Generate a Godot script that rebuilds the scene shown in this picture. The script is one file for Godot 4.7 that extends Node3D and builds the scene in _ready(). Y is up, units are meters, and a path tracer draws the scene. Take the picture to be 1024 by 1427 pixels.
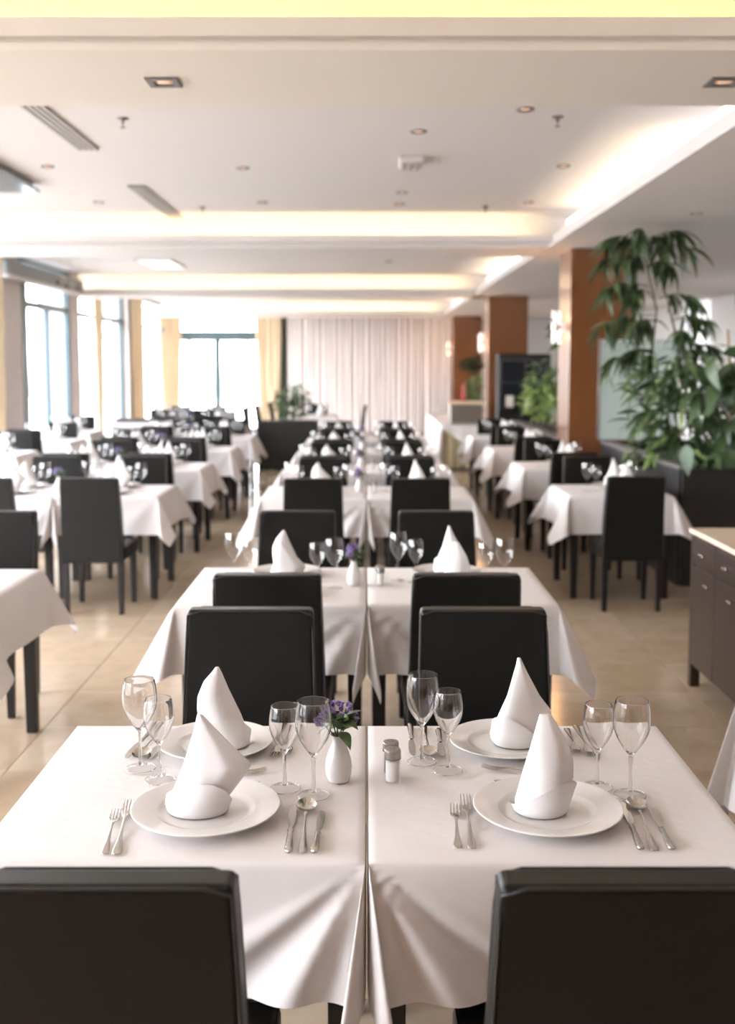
extends Node3D
# A hotel dining room: rows of laid tables, coffered ceiling with cove lights, windows on the left and at the back.

var used := {}
var M := {}
var cache := {}
var rng := RandomNumberGenerator.new()

# ---------------------------------------------------------------- mesh builder
class MB:
	var v := PackedVector3Array()
	var n := PackedVector3Array()
	var uv := PackedVector2Array()
	var ix := PackedInt32Array()

	func grid(nu: int, nv: int, f: Callable, closed := false, flip := false) -> void:
		var p := []
		for j in nv + 1:
			var row := PackedVector3Array()
			for i in nu + 1:
				row.append(f.call(float(i) / nu, float(j) / nv))
			p.append(row)
		var at := v.size()
		for j in nv + 1:
			for i in nu + 1:
				var a: int = i - 1
				var b: int = i + 1
				if closed:
					a = nu - 1 if i == 0 else i - 1
					b = 1 if i == nu else i + 1
				else:
					a = maxi(a, 0)
					b = mini(b, nu)
				var c := maxi(j - 1, 0)
				var d := mini(j + 1, nv)
				var du: Vector3 = p[j][b] - p[j][a]
				if du.length_squared() < 1e-14:
					du = p[d][b] - p[d][a]
					if du.length_squared() < 1e-14 or j == nv:
						du = p[c][b] - p[c][a]
				var dv: Vector3 = p[d][i] - p[c][i]
				var nn := du.cross(dv).normalized()
				v.append(p[j][i])
				n.append(-nn if flip else nn)
				uv.append(Vector2(float(i) / nu, float(j) / nv))
		var w := nu + 1
		for j in nv:
			for i in nu:
				var q := at + j * w + i
				if flip:
					ix.append_array(PackedInt32Array([q, q + 1, q + w, q + 1, q + w + 1, q + w]))
				else:
					ix.append_array(PackedInt32Array([q, q + w, q + 1, q + 1, q + w, q + w + 1]))

	# profile of (radius, height), listed upwards along the outside
	func lathe(prof: PackedVector2Array, seg := 24, at := Vector3.ZERO, sx := 1.0, sz := 1.0) -> void:
		var m := prof.size() - 1
		grid(seg, m, func(u: float, t: float):
			var q: Vector2 = prof[int(round(t * m))]
			var a: float = u * TAU
			return at + Vector3(q.x * cos(a) * sx, q.y, -q.x * sin(a) * sz), true)

	# a round tube along points, with a radius for each point
	func tube(pts: PackedVector3Array, rad: PackedFloat32Array, seg := 8, flat := 1.0, up := Vector3.UP) -> void:
		var m := pts.size() - 1
		var P := PackedVector3Array()
		var R := PackedFloat32Array()
		P.append(pts[0]); R.append(0.0)
		for k in m + 1:
			P.append(pts[k]); R.append(rad[k] if k < rad.size() else rad[rad.size() - 1])
		P.append(pts[m]); R.append(0.0)
		var mm := P.size() - 1
		grid(seg, mm, func(u: float, t: float):
			var k := int(round(t * mm))
			var kk: int = clampi(k - 1, 0, m)
			var d: Vector3 = (pts[mini(kk + 1, m)] - pts[maxi(kk - 1, 0)]).normalized()
			var ref: Vector3 = up if absf(d.dot(up)) < 0.95 else Vector3.RIGHT
			var s := d.cross(ref).normalized()
			var w := s.cross(d).normalized()
			var a: float = u * TAU
			return P[k] + (s * cos(a) + w * sin(a) * flat) * R[k], true, false)

	# bevelled box; taper scales x and z at the bottom, fn may bend each vertex
	func rbox(size: Vector3, r: float, at := Vector3.ZERO, taper := 1.0, fn = null, mid := 1) -> void:
		var h := size / 2.0
		r = minf(r, minf(h.x, minf(h.y, h.z)) * 0.999)
		var ax := []
		for k in 3:
			var hh: float = h[k]
			var l := PackedFloat32Array([-hh, -hh + r * 0.42, -hh + r])
			for q in range(1, mid):
				l.append(lerpf(-hh + r, hh - r, float(q) / mid))
			l.append_array(PackedFloat32Array([hh - r, hh - r * 0.42, hh]))
			ax.append(l)
		var inner := h - Vector3(r, r, r)
		for face in 6:
			var k := face % 3
			var sg := 1.0 if face < 3 else -1.0
			var a := (k + 1) % 3
			var b := (k + 2) % 3
			var A: PackedFloat32Array = ax[a]
			var B: PackedFloat32Array = ax[b]
			var st := v.size()
			for j in B.size():
				for i in A.size():
					var q := Vector3.ZERO
					q[k] = sg * h[k]; q[a] = A[i]; q[b] = B[j]
					var c := q.clamp(-inner, inner)
					var nn := (q - c).normalized()
					var p := c + nn * r
					var s := lerpf(taper, 1.0, (p.y + h.y) / size.y)
					p.x *= s; p.z *= s
					if fn != null:
						p = fn.call(p)
					v.append(p + at); n.append(nn); uv.append(Vector2(A[i] / size[a] + 0.5, B[j] / size[b] + 0.5))
			var w := A.size()
			for j in B.size() - 1:
				for i in A.size() - 1:
					var q2 := st + j * w + i
					if sg > 0:
						ix.append_array(PackedInt32Array([q2, q2 + w, q2 + 1, q2 + 1, q2 + w, q2 + w + 1]))
					else:
						ix.append_array(PackedInt32Array([q2, q2 + 1, q2 + w, q2 + 1, q2 + w + 1, q2 + w]))

	# plain box with flat faces
	func box(size: Vector3, at := Vector3.ZERO) -> void:
		var h := size / 2.0
		for face in 6:
			var k := face % 3
			var sg := 1.0 if face < 3 else -1.0
			var a := (k + 1) % 3
			var b := (k + 2) % 3
			var st := v.size()
			var nn := Vector3.ZERO
			nn[k] = sg
			for c in 4:
				var q := Vector3.ZERO
				var sa := -1.0 if c % 2 == 0 else 1.0
				var sb := -1.0 if c < 2 else 1.0
				q[k] = sg * h[k]; q[a] = sa * h[a]; q[b] = sb * h[b]
				v.append(q + at); n.append(nn); uv.append(Vector2(sa, sb) * 0.5 + Vector2(0.5, 0.5))
			if sg > 0:
				ix.append_array(PackedInt32Array([st, st + 2, st + 1, st + 1, st + 2, st + 3]))
			else:
				ix.append_array(PackedInt32Array([st, st + 1, st + 2, st + 1, st + 3, st + 2]))

	# a flat polygon (x, y) with thickness along z, bent by fn
	func sheet(poly: PackedVector2Array, fn: Callable) -> void:
		var tri := Geometry2D.triangulate_polygon(poly)
		var st := v.size()
		for q in poly:
			var p: Vector3 = fn.call(q)
			var e := 0.002
			var px: Vector3 = fn.call(q + Vector2(e, 0))
			var py: Vector3 = fn.call(q + Vector2(0, e))
			v.append(p); n.append((px - p).cross(py - p).normalized()); uv.append(q)
		for t in tri.size() / 3:
			var a := tri[t * 3]
			var b := tri[t * 3 + 1]
			var c := tri[t * 3 + 2]
			var cr := (poly[b] - poly[a]).cross(poly[c] - poly[a])
			if cr > 0:
				ix.append_array(PackedInt32Array([st + a, st + c, st + b]))
			else:
				ix.append_array(PackedInt32Array([st + a, st + b, st + c]))

	func add(o: MB, x: Transform3D) -> void:
		var st := v.size()
		var nb := x.basis.orthonormalized()
		for k in o.v.size():
			v.append(x * o.v[k]); n.append(nb * o.n[k]); uv.append(o.uv[k])
		for k in o.ix.size():
			ix.append(o.ix[k] + st)

	func mesh() -> ArrayMesh:
		var arr := []
		arr.resize(Mesh.ARRAY_MAX)
		arr[Mesh.ARRAY_VERTEX] = v
		arr[Mesh.ARRAY_NORMAL] = n
		arr[Mesh.ARRAY_TEX_UV] = uv
		arr[Mesh.ARRAY_INDEX] = ix
		var am := ArrayMesh.new()
		am.add_surface_from_arrays(Mesh.PRIMITIVE_TRIANGLES, arr)
		return am

# ---------------------------------------------------------------- node helpers
func numbered(called: String) -> String:
	var k: int = used.get(called, 0)
	used[called] = k + 1
	return called if k == 0 else "%s_%03d" % [called, k]

func thing(called: String, label: String, cat: String, at := Vector3.ZERO, turn := 0.0, group := "") -> Node3D:
	var o := Node3D.new()
	o.name = numbered(called)
	add_child(o)
	o.position = at
	o.rotation.y = turn
	tag(o, label, cat, group)
	return o

func tag(o: Node, label: String, cat: String, group := "") -> void:
	o.set_meta("label", label)
	o.set_meta("category", cat)
	if group != "":
		o.set_meta("group", group)

func part(called: String, mesh: Mesh, m: Material, parent: Node, at := Vector3.ZERO, rot := Vector3.ZERO) -> MeshInstance3D:
	var o := MeshInstance3D.new()
	o.mesh = mesh
	o.material_override = m
	o.name = called
	parent.add_child(o, true)
	o.position = at
	o.rotation = rot
	return o

func solo(called: String, mesh: Mesh, m: Material, label: String, cat: String, at := Vector3.ZERO, turn := 0.0, group := "") -> MeshInstance3D:
	var o := part(numbered(called), mesh, m, self, at, Vector3(0, turn, 0))
	tag(o, label, cat, group)
	return o

func struct(called: String, mesh: Mesh, m: Material, label := "", at := Vector3.ZERO) -> MeshInstance3D:
	var o := part(numbered(called), mesh, m, self, at)
	o.set_meta("kind", "structure")
	if label != "":
		o.set_meta("label", label)
	return o

func copy(src: Node3D, at: Vector3, turn: float, label: String, group := "") -> Node3D:
	var r: Node3D = src.duplicate()
	var base: String = src.name
	if base.length() > 4 and base[base.length() - 4] == "_" and base.right(3).is_valid_int():
		base = base.left(base.length() - 4)
	r.name = numbered(base)
	add_child(r)
	r.position = at
	r.rotation.y = turn
	r.scale = src.scale
	r.set_meta("label", label)
	if group != "":
		r.set_meta("group", group)
	return r

var protos := {}
# first call builds the thing, the following ones copy it
func place(kind: String, maker: Callable, at: Vector3, turn: float, label: String, group: String) -> Node3D:
	if not protos.has(kind):
		var o: Node3D = maker.call()
		protos[kind] = o
		o.position = at
		o.rotation.y = turn
		o.set_meta("label", label)
		o.set_meta("group", group)
		return o
	return copy(protos[kind], at, turn, label, group)

func rb(sx: float, sy: float, sz: float, r: float, taper := 1.0) -> ArrayMesh:
	var k := "rb %f %f %f %f %f" % [sx, sy, sz, r, taper]
	if not cache.has(k):
		var b := MB.new()
		b.rbox(Vector3(sx, sy, sz), r, Vector3.ZERO, taper)
		cache[k] = b.mesh()
	return cache[k]

func bx(sx: float, sy: float, sz: float) -> ArrayMesh:
	var k := "bx %f %f %f" % [sx, sy, sz]
	if not cache.has(k):
		var b := MB.new()
		b.box(Vector3(sx, sy, sz))
		cache[k] = b.mesh()
	return cache[k]

# box between two corners
func span(called: String, a: Vector3, b: Vector3, m: Material, parent: Node, r := 0.0) -> MeshInstance3D:
	var s := (b - a).abs()
	return part(called, rb(s.x, s.y, s.z, r) if r > 0 else bx(s.x, s.y, s.z), m, parent, (a + b) / 2)

func sspan(called: String, a: Vector3, b: Vector3, m: Material, label := "") -> MeshInstance3D:
	var s := (b - a).abs()
	return struct(called, bx(s.x, s.y, s.z), m, label, (a + b) / 2)

# ---------------------------------------------------------------- materials
func mat(key: String, c: Color, rough := 0.6, metal := 0.0) -> StandardMaterial3D:
	var m := StandardMaterial3D.new()
	m.resource_name = key
	m.albedo_color = c
	m.roughness = rough
	m.metallic = metal
	M[key] = m
	return m

func noise_tex(freq: float, ramp: Array, seed_ := 1, normal := false, bump := 4.0, oct := 4, size := 512, typ := FastNoiseLite.TYPE_SIMPLEX_SMOOTH) -> NoiseTexture2D:
	var f := FastNoiseLite.new()
	f.seed = seed_
	f.noise_type = typ
	f.frequency = freq
	f.fractal_octaves = oct
	var t := NoiseTexture2D.new()
	t.width = size
	t.height = size
	t.seamless = true
	t.noise = f
	t.as_normal_map = normal
	t.bump_strength = bump
	if ramp.size() > 0:
		var g := Gradient.new()
		g.offsets = PackedFloat32Array()
		g.colors = PackedColorArray()
		var offs := PackedFloat32Array()
		var cols := PackedColorArray()
		for k in ramp.size():
			offs.append(float(k) / (ramp.size() - 1))
			cols.append(ramp[k])
		g.offsets = offs
		g.colors = cols
		t.color_ramp = g
	return t

func triplanar(m: StandardMaterial3D, s: Vector3, world := false) -> void:
	m.uv1_triplanar = true
	m.uv1_world_triplanar = world
	m.uv1_scale = s

func emis(key: String, c: Color, e: float) -> StandardMaterial3D:
	var m := mat(key, Color(0.9, 0.9, 0.9), 0.5)
	m.emission_enabled = true
	m.emission = c
	m.emission_energy_multiplier = e
	return m

func make_materials() -> void:
	mat("plaster", Color(0.90, 0.88, 0.87), 0.85)
	mat("plaster_warm", Color(0.91, 0.88, 0.84), 0.8)
	mat("wall_white", Color(0.90, 0.895, 0.89), 0.85)
	var st := mat("stone", Color(0.80, 0.76, 0.74), 0.7)
	st.albedo_texture = noise_tex(0.02, [Color(0.94, 0.94, 0.94), Color(1, 1, 1)], 5)
	triplanar(st, Vector3.ONE * 0.8)
	for k in 4:
		var t := mat("tile%d" % k, [Color(0.77, 0.685, 0.585), Color(0.75, 0.66, 0.555), Color(0.785, 0.705, 0.61), Color(0.76, 0.68, 0.585)][k], 0.2)
		t.albedo_texture = noise_tex(0.008, [Color(0.93, 0.92, 0.90), Color(1, 1, 1), Color(0.95, 0.94, 0.93)], 20 + k)
		t.roughness = 0.13
		t.metallic_specular = 0.55
		triplanar(t, Vector3.ONE * 0.7, true)
	mat("grout", Color(0.52, 0.45, 0.37), 0.8)
	var le := mat("leather", Color(0.075, 0.073, 0.062), 0.38)
	le.metallic_specular = 0.30
	le.normal_enabled = true
	le.normal_texture = noise_tex(0.09, [], 3, true, 2.5)
	le.normal_scale = 0.35
	triplanar(le, Vector3.ONE * 6.0)
	mat("seam", Color(0.075, 0.07, 0.065), 0.6)
	var wd := mat("dark_wood", Color(0.085, 0.072, 0.065), 0.4)
	wd.metallic_specular = 0.4
	mat("black_lacquer", Color(0.05, 0.048, 0.045), 0.5)
	var sbw := mat("sideboard_wood", Color(0.185, 0.135, 0.112), 0.32)
	sbw.albedo_texture = noise_tex(0.03, [Color(0.86, 0.86, 0.86), Color(1, 1, 1)], 9)
	triplanar(sbw, Vector3(6, 0.6, 6))
	var cl := mat("linen", Color(0.89, 0.87, 0.86), 0.9)
	cl.normal_enabled = true
	cl.normal_texture = noise_tex(0.02, [], 8, true, 3.0, 5)
	cl.normal_scale = 0.22
	triplanar(cl, Vector3.ONE * 2.2, true)
	mat("napkin_cloth", Color(0.925, 0.915, 0.91), 0.85)
	var por := mat("porcelain", Color(0.90, 0.885, 0.87), 0.12)
	por.clearcoat_enabled = true
	por.clearcoat = 0.5
	por.clearcoat_roughness = 0.05
	var gl := mat("glass", Color(1, 1, 1, 0.0), 0.0)
	gl.transparency = BaseMaterial3D.TRANSPARENCY_ALPHA
	gl.refraction_enabled = true
	gl.refraction_scale = 0.05
	var tg := mat("thin_glass", Color(1, 1, 1, 0.0), 0.0)
	tg.transparency = BaseMaterial3D.TRANSPARENCY_ALPHA
	tg.metallic_specular = 0.6
	var pane := mat("pane", Color(0.90, 0.965, 0.98, 0.04), 0.0)
	pane.transparency = BaseMaterial3D.TRANSPARENCY_ALPHA
	var fg := mat("frosted", Color(0.86, 0.91, 0.89, 0.75), 0.5)
	fg.transparency = BaseMaterial3D.TRANSPARENCY_ALPHA
	fg.backlight_enabled = true
	fg.backlight = Color(0.5, 0.55, 0.53)
	mat("steel", Color(0.80, 0.78, 0.76), 0.16, 1.0)
	mat("brushed", Color(0.62, 0.60, 0.58), 0.35, 1.0)
	mat("chrome", Color(0.85, 0.85, 0.85), 0.08, 1.0)
	mat("salt", Color(0.93, 0.92, 0.91), 0.9)
	mat("pepper", Color(0.42, 0.35, 0.29), 0.9)
	mat("frame_grey", Color(0.27, 0.31, 0.30), 0.45)
	mat("frame_blue", Color(0.27, 0.35, 0.38), 0.45)
	mat("blind_box", Color(0.47, 0.49, 0.50), 0.5)
	mat("blind_trim", Color(0.72, 0.70, 0.69), 0.4)
	var ve := mat("veneer", Color(0.47, 0.285, 0.15), 0.3)
	ve.albedo_texture = noise_tex(0.02, [Color(0.78, 0.76, 0.74), Color(1, 1, 1), Color(0.88, 0.86, 0.84)], 31, false, 1.0, 5)
	ve.clearcoat_enabled = true
	ve.clearcoat = 0.9
	ve.clearcoat_roughness = 0.06
	triplanar(ve, Vector3(5, 0.35, 5))
	var cu := mat("curtain_cream", Color(0.83, 0.76, 0.65), 0.9)
	cu.backlight_enabled = true
	cu.backlight = Color(0.26, 0.23, 0.18)
	var sh := mat("sheer", Color(0.92, 0.89, 0.885, 0.93), 0.9)
	sh.transparency = BaseMaterial3D.TRANSPARENCY_ALPHA
	sh.backlight_enabled = true
	sh.backlight = Color(0.42, 0.42, 0.42)
	mat("ring", Color(0.50, 0.45, 0.42), 0.3, 0.7)
	emis("bulb_dim", Color(1.0, 0.72, 0.52), 1.6)
	emis("bulb_warm", Color(1.0, 0.82, 0.58), 7.0)
	emis("led", Color(1.0, 0.86, 0.55), 4.0)
	emis("led_near", Color(0.98, 0.93, 0.45), 4.0)
	emis("panel", Color(1.0, 0.98, 0.95), 1.6)
	mat("vent", Color(0.70, 0.68, 0.67), 0.6)
	mat("vent_dark", Color(0.26, 0.25, 0.25), 0.8)
	mat("grey_metal", Color(0.45, 0.43, 0.42), 0.45, 0.3)
	mat("white_plastic", Color(0.86, 0.84, 0.83), 0.5)
	var hg := mat("hatch", Color(0.55, 0.62, 0.66), 0.15, 0.6)
	hg.metallic_specular = 0.6
	mat("counter_stone", Color(0.86, 0.77, 0.68), 0.3)
	mat("soil", Color(0.16, 0.11, 0.08), 0.95)
	mat("bark", Color(0.40, 0.33, 0.24), 0.85)
	mat("cane", Color(0.62, 0.50, 0.36), 0.8)
	var greens := [Color(0.16, 0.23, 0.12), Color(0.24, 0.32, 0.19), Color(0.34, 0.42, 0.27), Color(0.53, 0.61, 0.36), Color(0.11, 0.19, 0.10)]
	for k in 5:
		var g := mat("leaf%d" % k, greens[k], 0.42)
		g.backlight_enabled = true
		g.backlight = greens[k] * 0.6
	mat("dusty_leaf", Color(0.47, 0.54, 0.48), 0.6)
	mat("petal", Color(0.66, 0.58, 0.78), 0.75)
	mat("petal_dark", Color(0.47, 0.38, 0.60), 0.75)
	mat("bud", Color(0.66, 0.76, 0.58), 0.5)
	mat("beige_skirt", Color(0.80, 0.74, 0.60), 0.85)
	mat("paper", Color(0.88, 0.84, 0.80), 0.8)
	mat("red_plastic", Color(0.72, 0.10, 0.13), 0.4)
	mat("terrace", Color(0.80, 0.80, 0.78), 0.85)
	mat("screen_glass", Color(0.10, 0.12, 0.15), 0.08)

# ---------------------------------------------------------------- dining chair
# the sitter faces local -z; the backrest stands at +z
func chair_proto() -> Node3D:
	var t := thing("dining_chair", "-", "chair")
	var b := MB.new()
	var bend := func(p: Vector3) -> Vector3:
		var h := (p.y + 0.295) / 0.59
		var s := lerpf(1.07, 0.985, h)
		return Vector3(p.x * s, p.y, p.z * lerpf(1.15, 0.95, h) + 0.055 * h * h - 0.012 * sin(h * PI) * 0.5)
	b.rbox(Vector3(0.395, 0.59, 0.068), 0.014, Vector3.ZERO, 1.0, bend, 6)
	var back := part("backrest", b.mesh(), M.leather, t, Vector3(0, 0.655, 0.2))
	var sm := MB.new()
	for face in [-1.0, 1.0]:
		var pts := PackedVector3Array()
		for q in 13:
			pts.append(bend.call(Vector3(-0.195, lerpf(-0.28, 0.279, q / 12.0), face * 0.0335)))
		for q in range(1, 12):
			var a := PI - q * PI / 12.0
			pts.append(bend.call(Vector3(lerpf(-0.188, 0.188, q / 12.0), 0.2915 if q > 0 else 0.28, face * 0.0335)))
		for q in 13:
			pts.append(bend.call(Vector3(0.195, lerpf(0.279, -0.28, q / 12.0), face * 0.0335)))
		sm.tube(pts, PackedFloat32Array([0.0028]), 6)
	part("piping", sm.mesh(), M.seam, back)
	var s2 := MB.new()
	s2.rbox(Vector3(0.43, 0.10, 0.40), 0.022, Vector3.ZERO, 1.0, func(p: Vector3) -> Vector3:
		var k: float = (1.0 - pow(p.x / 0.215, 2)) * (1.0 - pow(p.z / 0.2, 2))
		return Vector3(p.x * lerpf(1.0, 1.03, clampf(-p.z / 0.4 + 0.5, 0, 1)), p.y + (0.012 * k if p.y > 0.03 else 0.0), p.z), 4)
	var seat := part("seat", s2.mesh(), M.leather, t, Vector3(0, 0.415, -0.03))
	var sp := MB.new()
	var pp := PackedVector3Array([Vector3(-0.2, 0.043, 0.19), Vector3(-0.214, 0.043, 0), Vector3(-0.216, 0.043, -0.19), Vector3(-0.2, 0.043, -0.1985), Vector3(0.2, 0.043, -0.1985), Vector3(0.216, 0.043, -0.19), Vector3(0.214, 0.043, 0), Vector3(0.2, 0.043, 0.19)])
	sp.tube(pp, PackedFloat32Array([0.0025]), 6)
	part("piping", sp.mesh(), M.seam, seat)
	var leg := rb(0.045, 0.365, 0.045, 0.004, 0.72)
	for sx in [-1, 1]:
		part("leg", leg, M.dark_wood, t, Vector3(0.187 * sx, 0.1825, -0.195))
		part("leg", leg, M.dark_wood, t, Vector3(0.187 * sx, 0.1825, 0.192))
	return t

# ---------------------------------------------------------------- table and cloth
const HX := 0.375
const HZ := 0.385
const TOP := 0.7585

func table_proto() -> Node3D:
	var t := thing("dining_table", "-", "table")
	part("tabletop", rb(HX * 2 - 0.012, 0.03, HZ * 2 - 0.012, 0.004), M.dark_wood, t, Vector3(0, 0.7385, 0))
	for s in [-1, 1]:
		part("apron", bx(0.62, 0.075, 0.02), M.dark_wood, t, Vector3(0, 0.686, s * 0.33))
		part("apron", bx(0.02, 0.075, 0.62), M.dark_wood, t, Vector3(s * 0.325, 0.686, 0))
	for sx in [-1, 1]:
		for sz in [-1, 1]:
			part("leg", rb(0.06, 0.723, 0.06, 0.005, 0.8), M.dark_wood, t, Vector3(sx * 0.332, 0.3615, sz * 0.342))
	return t

# inner: -1 / +1 = this side stands against a neighbouring table, 0 = stands free
func cloth_mesh(inner: int, res: int, seed_: int, ohang := 0.275, big := 1.0, hx := HX, hz := HZ) -> ArrayMesh:
	var nz := FastNoiseLite.new()
	nz.seed = seed_
	nz.frequency = 1.0
	nz.fractal_octaves = 2
	var X := hx + 0.002
	var Z := hz + 0.003
	var ph := seed_ * 1.7
	# a denser set of lines over the overhang
	var line := func(h: float) -> PackedFloat32Array:
		var l := PackedFloat32Array()
		var no := int(res * 0.34)
		var ni := res - 2 * no
		for k in no:
			l.append(-h - ohang + ohang * k / no)
		for k in ni + 1:
			l.append(-h + 2 * h * k / ni)
		for k in no:
			l.append(h + ohang * (k + 1) / no)
		return l
	var lu: PackedFloat32Array = line.call(X)
	var lv: PackedFloat32Array = line.call(Z)
	var mu := lu.size() - 1
	var mv := lv.size() - 1
	var tilt := func(q: float) -> float:
		return 0.05 + 0.13 * exp(-pow(q / 0.13, 2))
	# outward displacement of a hanging face: q = distance from each end, d = drop
	var face := func(pos: float, half: float, d: float, in_lo: bool, in_hi: bool, k: float) -> float:
		var q0 := maxf(half + pos, 0.0)
		var q1 := maxf(half - pos, 0.0)
		var o := 0.0
		for e in 2:
			var q: float = q0 if e == 0 else q1
			var is_in: bool = in_lo if e == 0 else in_hi
			var ang := atan2(q, maxf(d, 1e-4))
			var rho := sqrt(q * q + d * d)
			if is_in:
				var w := exp(-pow(rho / 0.42, 4.0))
				var fold := sin(clampf(ang, 0, 1.2) * 13.0 + (0.2 if e == 0 else 1.0))
				var env := smoothstep(1.15, 0.85, ang) * smoothstep(0.0, 0.06, ang)
				o += rho * w * env * (0.075 * fold + 0.10 * smoothstep(1.0, 0.2, ang))
			else:
				o += d * 0.10 * exp(-pow(q / 0.14, 2))
				o += d * 0.05 * sin(ang * 7.0 + k) * exp(-pow(rho / 0.3, 2)) * smoothstep(0.0, 0.25, ang)
		o += d * 0.045 + d * 0.03 * sin(pos * 15.0 + k * 2.3) * smoothstep(0.0, 0.12, minf(q0, q1))
		return o
	var b := MB.new()
	b.grid(mu, mv, func(tu: float, tv: float):
		var u: float = lu[int(round(tu * mu))]
		var v: float = lv[int(round(tv * mv))]
		var a := maxf(absf(u) - X, 0.0)
		var c := maxf(absf(v) - Z, 0.0)
		var sx := signf(u)
		var sz := signf(v)
		var in_x: bool = inner != 0 and int(sx) == inner
		if a == 0.0 and c == 0.0:
			var y := 0.0012 * nz.get_noise_2d(u * 5.0, v * 5.0) + 0.0012
			y += 0.0016 * exp(-pow((u - 0.5 * v - 0.06 * sin(ph)) / 0.006, 2)) + 0.0014 * exp(-pow((v + 0.3 * u + 0.05) / 0.006, 2))
			var edge := minf(X - absf(u), Z - absf(v))
			return Vector3(u, TOP + y * smoothstep(0.0, 0.05, edge), v)
		var bend := 0.006
		if c > 0.0 and a == 0.0:
			var o: float = face.call(u, X, c, inner == -1, inner == 1, ph + sz)
			var oo: float = o + bend * (1.0 - exp(-c / 0.008))
			return Vector3(u, TOP - sqrt(maxf(c * c - o * o, c * c * 0.2)), sz * (Z + oo))
		if a > 0.0 and c == 0.0:
			if in_x:
				return Vector3(sx * (X + 0.0015 * (1.0 - exp(-a / 0.008))), TOP - a, v)
			var o2: float = face.call(v, Z, a, false, false, ph + 3.0 * sx)
			var oo2: float = o2 + bend * (1.0 - exp(-a / 0.008))
			return Vector3(sx * (X + oo2), TOP - sqrt(maxf(a * a - o2 * o2, a * a * 0.2)), v)
		var r := sqrt(a * a + c * c)
		var phi := atan2(c, a)
		var k2 := bend * (1.0 - exp(-r / 0.008))
		if in_x:
			# squeezed against the neighbour: the corner swings out along z only
			var f1: float = face.call(sx * X, X, r, inner == -1, inner == 1, ph + sz)
			var t2 := phi / (PI / 2)
			var ez := r * (0.34 * sin(phi * 2.0) * (1.0 - 0.25 * t2)) + f1 * t2
			var ex := r * (0.13 * pow(sin(phi * 2.0), 2) + 0.10 * sin(phi * 4.0) * (1.0 - t2))
			ex = maxf(ex, 0.0)
			return Vector3(sx * (X - ex), TOP - sqrt(maxf(r * r - ex * ex - ez * ez, r * r * 0.3)), sz * (Z + ez + k2))
		var fx: float = face.call(sz * Z, Z, r, false, false, ph + 3.0 * sx)
		var fz: float = face.call(sx * X, X, r, inner == -1, inner == 1, ph + sz)
		var s2 := sin(phi * 2.0)
		var wig := 0.16 * sin(phi * 4.0 + 0.4 * sin(ph))
		wig *= s2
		var ox: float = fx * cos(phi) * cos(phi) + r * (0.27 * s2 * big + wig)
		var oz: float = fz * sin(phi) * sin(phi) + r * (0.27 * s2 * big - wig)
		return Vector3(sx * (X + ox + k2 * cos(phi)), TOP - sqrt(maxf(r * r - ox * ox - oz * oz, r * r * 0.25)), sz * (Z + oz + k2 * sin(phi))))
	return b.mesh()

# the stitched hem: a narrow double edge following the border of a cloth mesh
func hem_mesh(m: ArrayMesh, width: float) -> ArrayMesh:
	var arr := m.surface_get_arrays(0)
	var V: PackedVector3Array = arr[Mesh.ARRAY_VERTEX]
	var N: PackedVector3Array = arr[Mesh.ARRAY_NORMAL]
	var w := int(round(sqrt(float(V.size()))))
	var loop := []
	for i in w - 1:
		loop.append([i, 0, 0, 1])
	for j in w - 1:
		loop.append([w - 1, j, -1, 0])
	for i in range(w - 1, 0, -1):
		loop.append([i, w - 1, 0, -1])
	for j in range(w - 1, 0, -1):
		loop.append([0, j, 1, 0])
	var n := loop.size()
	var b := MB.new()
	for side in [-1.0, 1.0]:
		b.grid(n, 2, func(u: float, t: float):
			var q: Array = loop[int(round(u * n)) % n]
			var k: int = q[1] * w + q[0]
			var p: Vector3 = V[k]
			var inn: Vector3 = V[clampi(q[1] + q[3] * 2, 0, w - 1) * w + clampi(q[0] + q[2] * 2, 0, w - 1)]
			var d := (inn - p).normalized()
			return p + d * width * t + N[k] * side * (0.0008 if t < 0.9 else 0.0002), true)
	return b.mesh()

# ---------------------------------------------------------------- tableware
func plate_proto() -> Node3D:
	var b := MB.new()
	b.lathe(PackedVector2Array([Vector2(0, 0.004), Vector2(0.07, 0.004), Vector2(0.078, 0.0), Vector2(0.082, 0.001), Vector2(0.09, 0.006), Vector2(0.104, 0.012), Vector2(0.148, 0.0205), Vector2(0.1545, 0.0225), Vector2(0.1555, 0.0245), Vector2(0.1535, 0.0255), Vector2(0.147, 0.0245), Vector2(0.106, 0.017), Vector2(0.1, 0.0145), Vector2(0.092, 0.0095), Vector2(0.085, 0.0085), Vector2(0, 0.008)]), 48)
	return solo("dinner_plate", b.mesh(), M.porcelain, "-", "plate")

func glass_bowl(h: float, r: float, rim: float, bowl: float) -> PackedVector2Array:
	var p := PackedVector2Array()
	var n := 12
	p.append(Vector2(0.0045, bowl - 0.004))
	for k in n + 1:
		var t := float(k) / n
		p.append(Vector2(bowl_r(t, r, rim), lerpf(bowl, h, t)))
	p.append(Vector2(rim - 0.0006, h + 0.0007))
	for k in range(n, -1, -1):
		var t := float(k) / n
		p.append(Vector2(maxf(bowl_r(t, r, rim) - 0.0013, 0.0005), lerpf(bowl + 0.004, h, t)))
	p.append(Vector2(0.0, bowl + 0.0036))
	return p

func bowl_r(t: float, r: float, rim: float) -> float:
	if t < 0.6:
		return lerpf(0.0062, r, pow(sin(t / 0.6 * PI / 2), 0.95))
	return lerpf(r, rim, pow((t - 0.6) / 0.4, 1.9))

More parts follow.
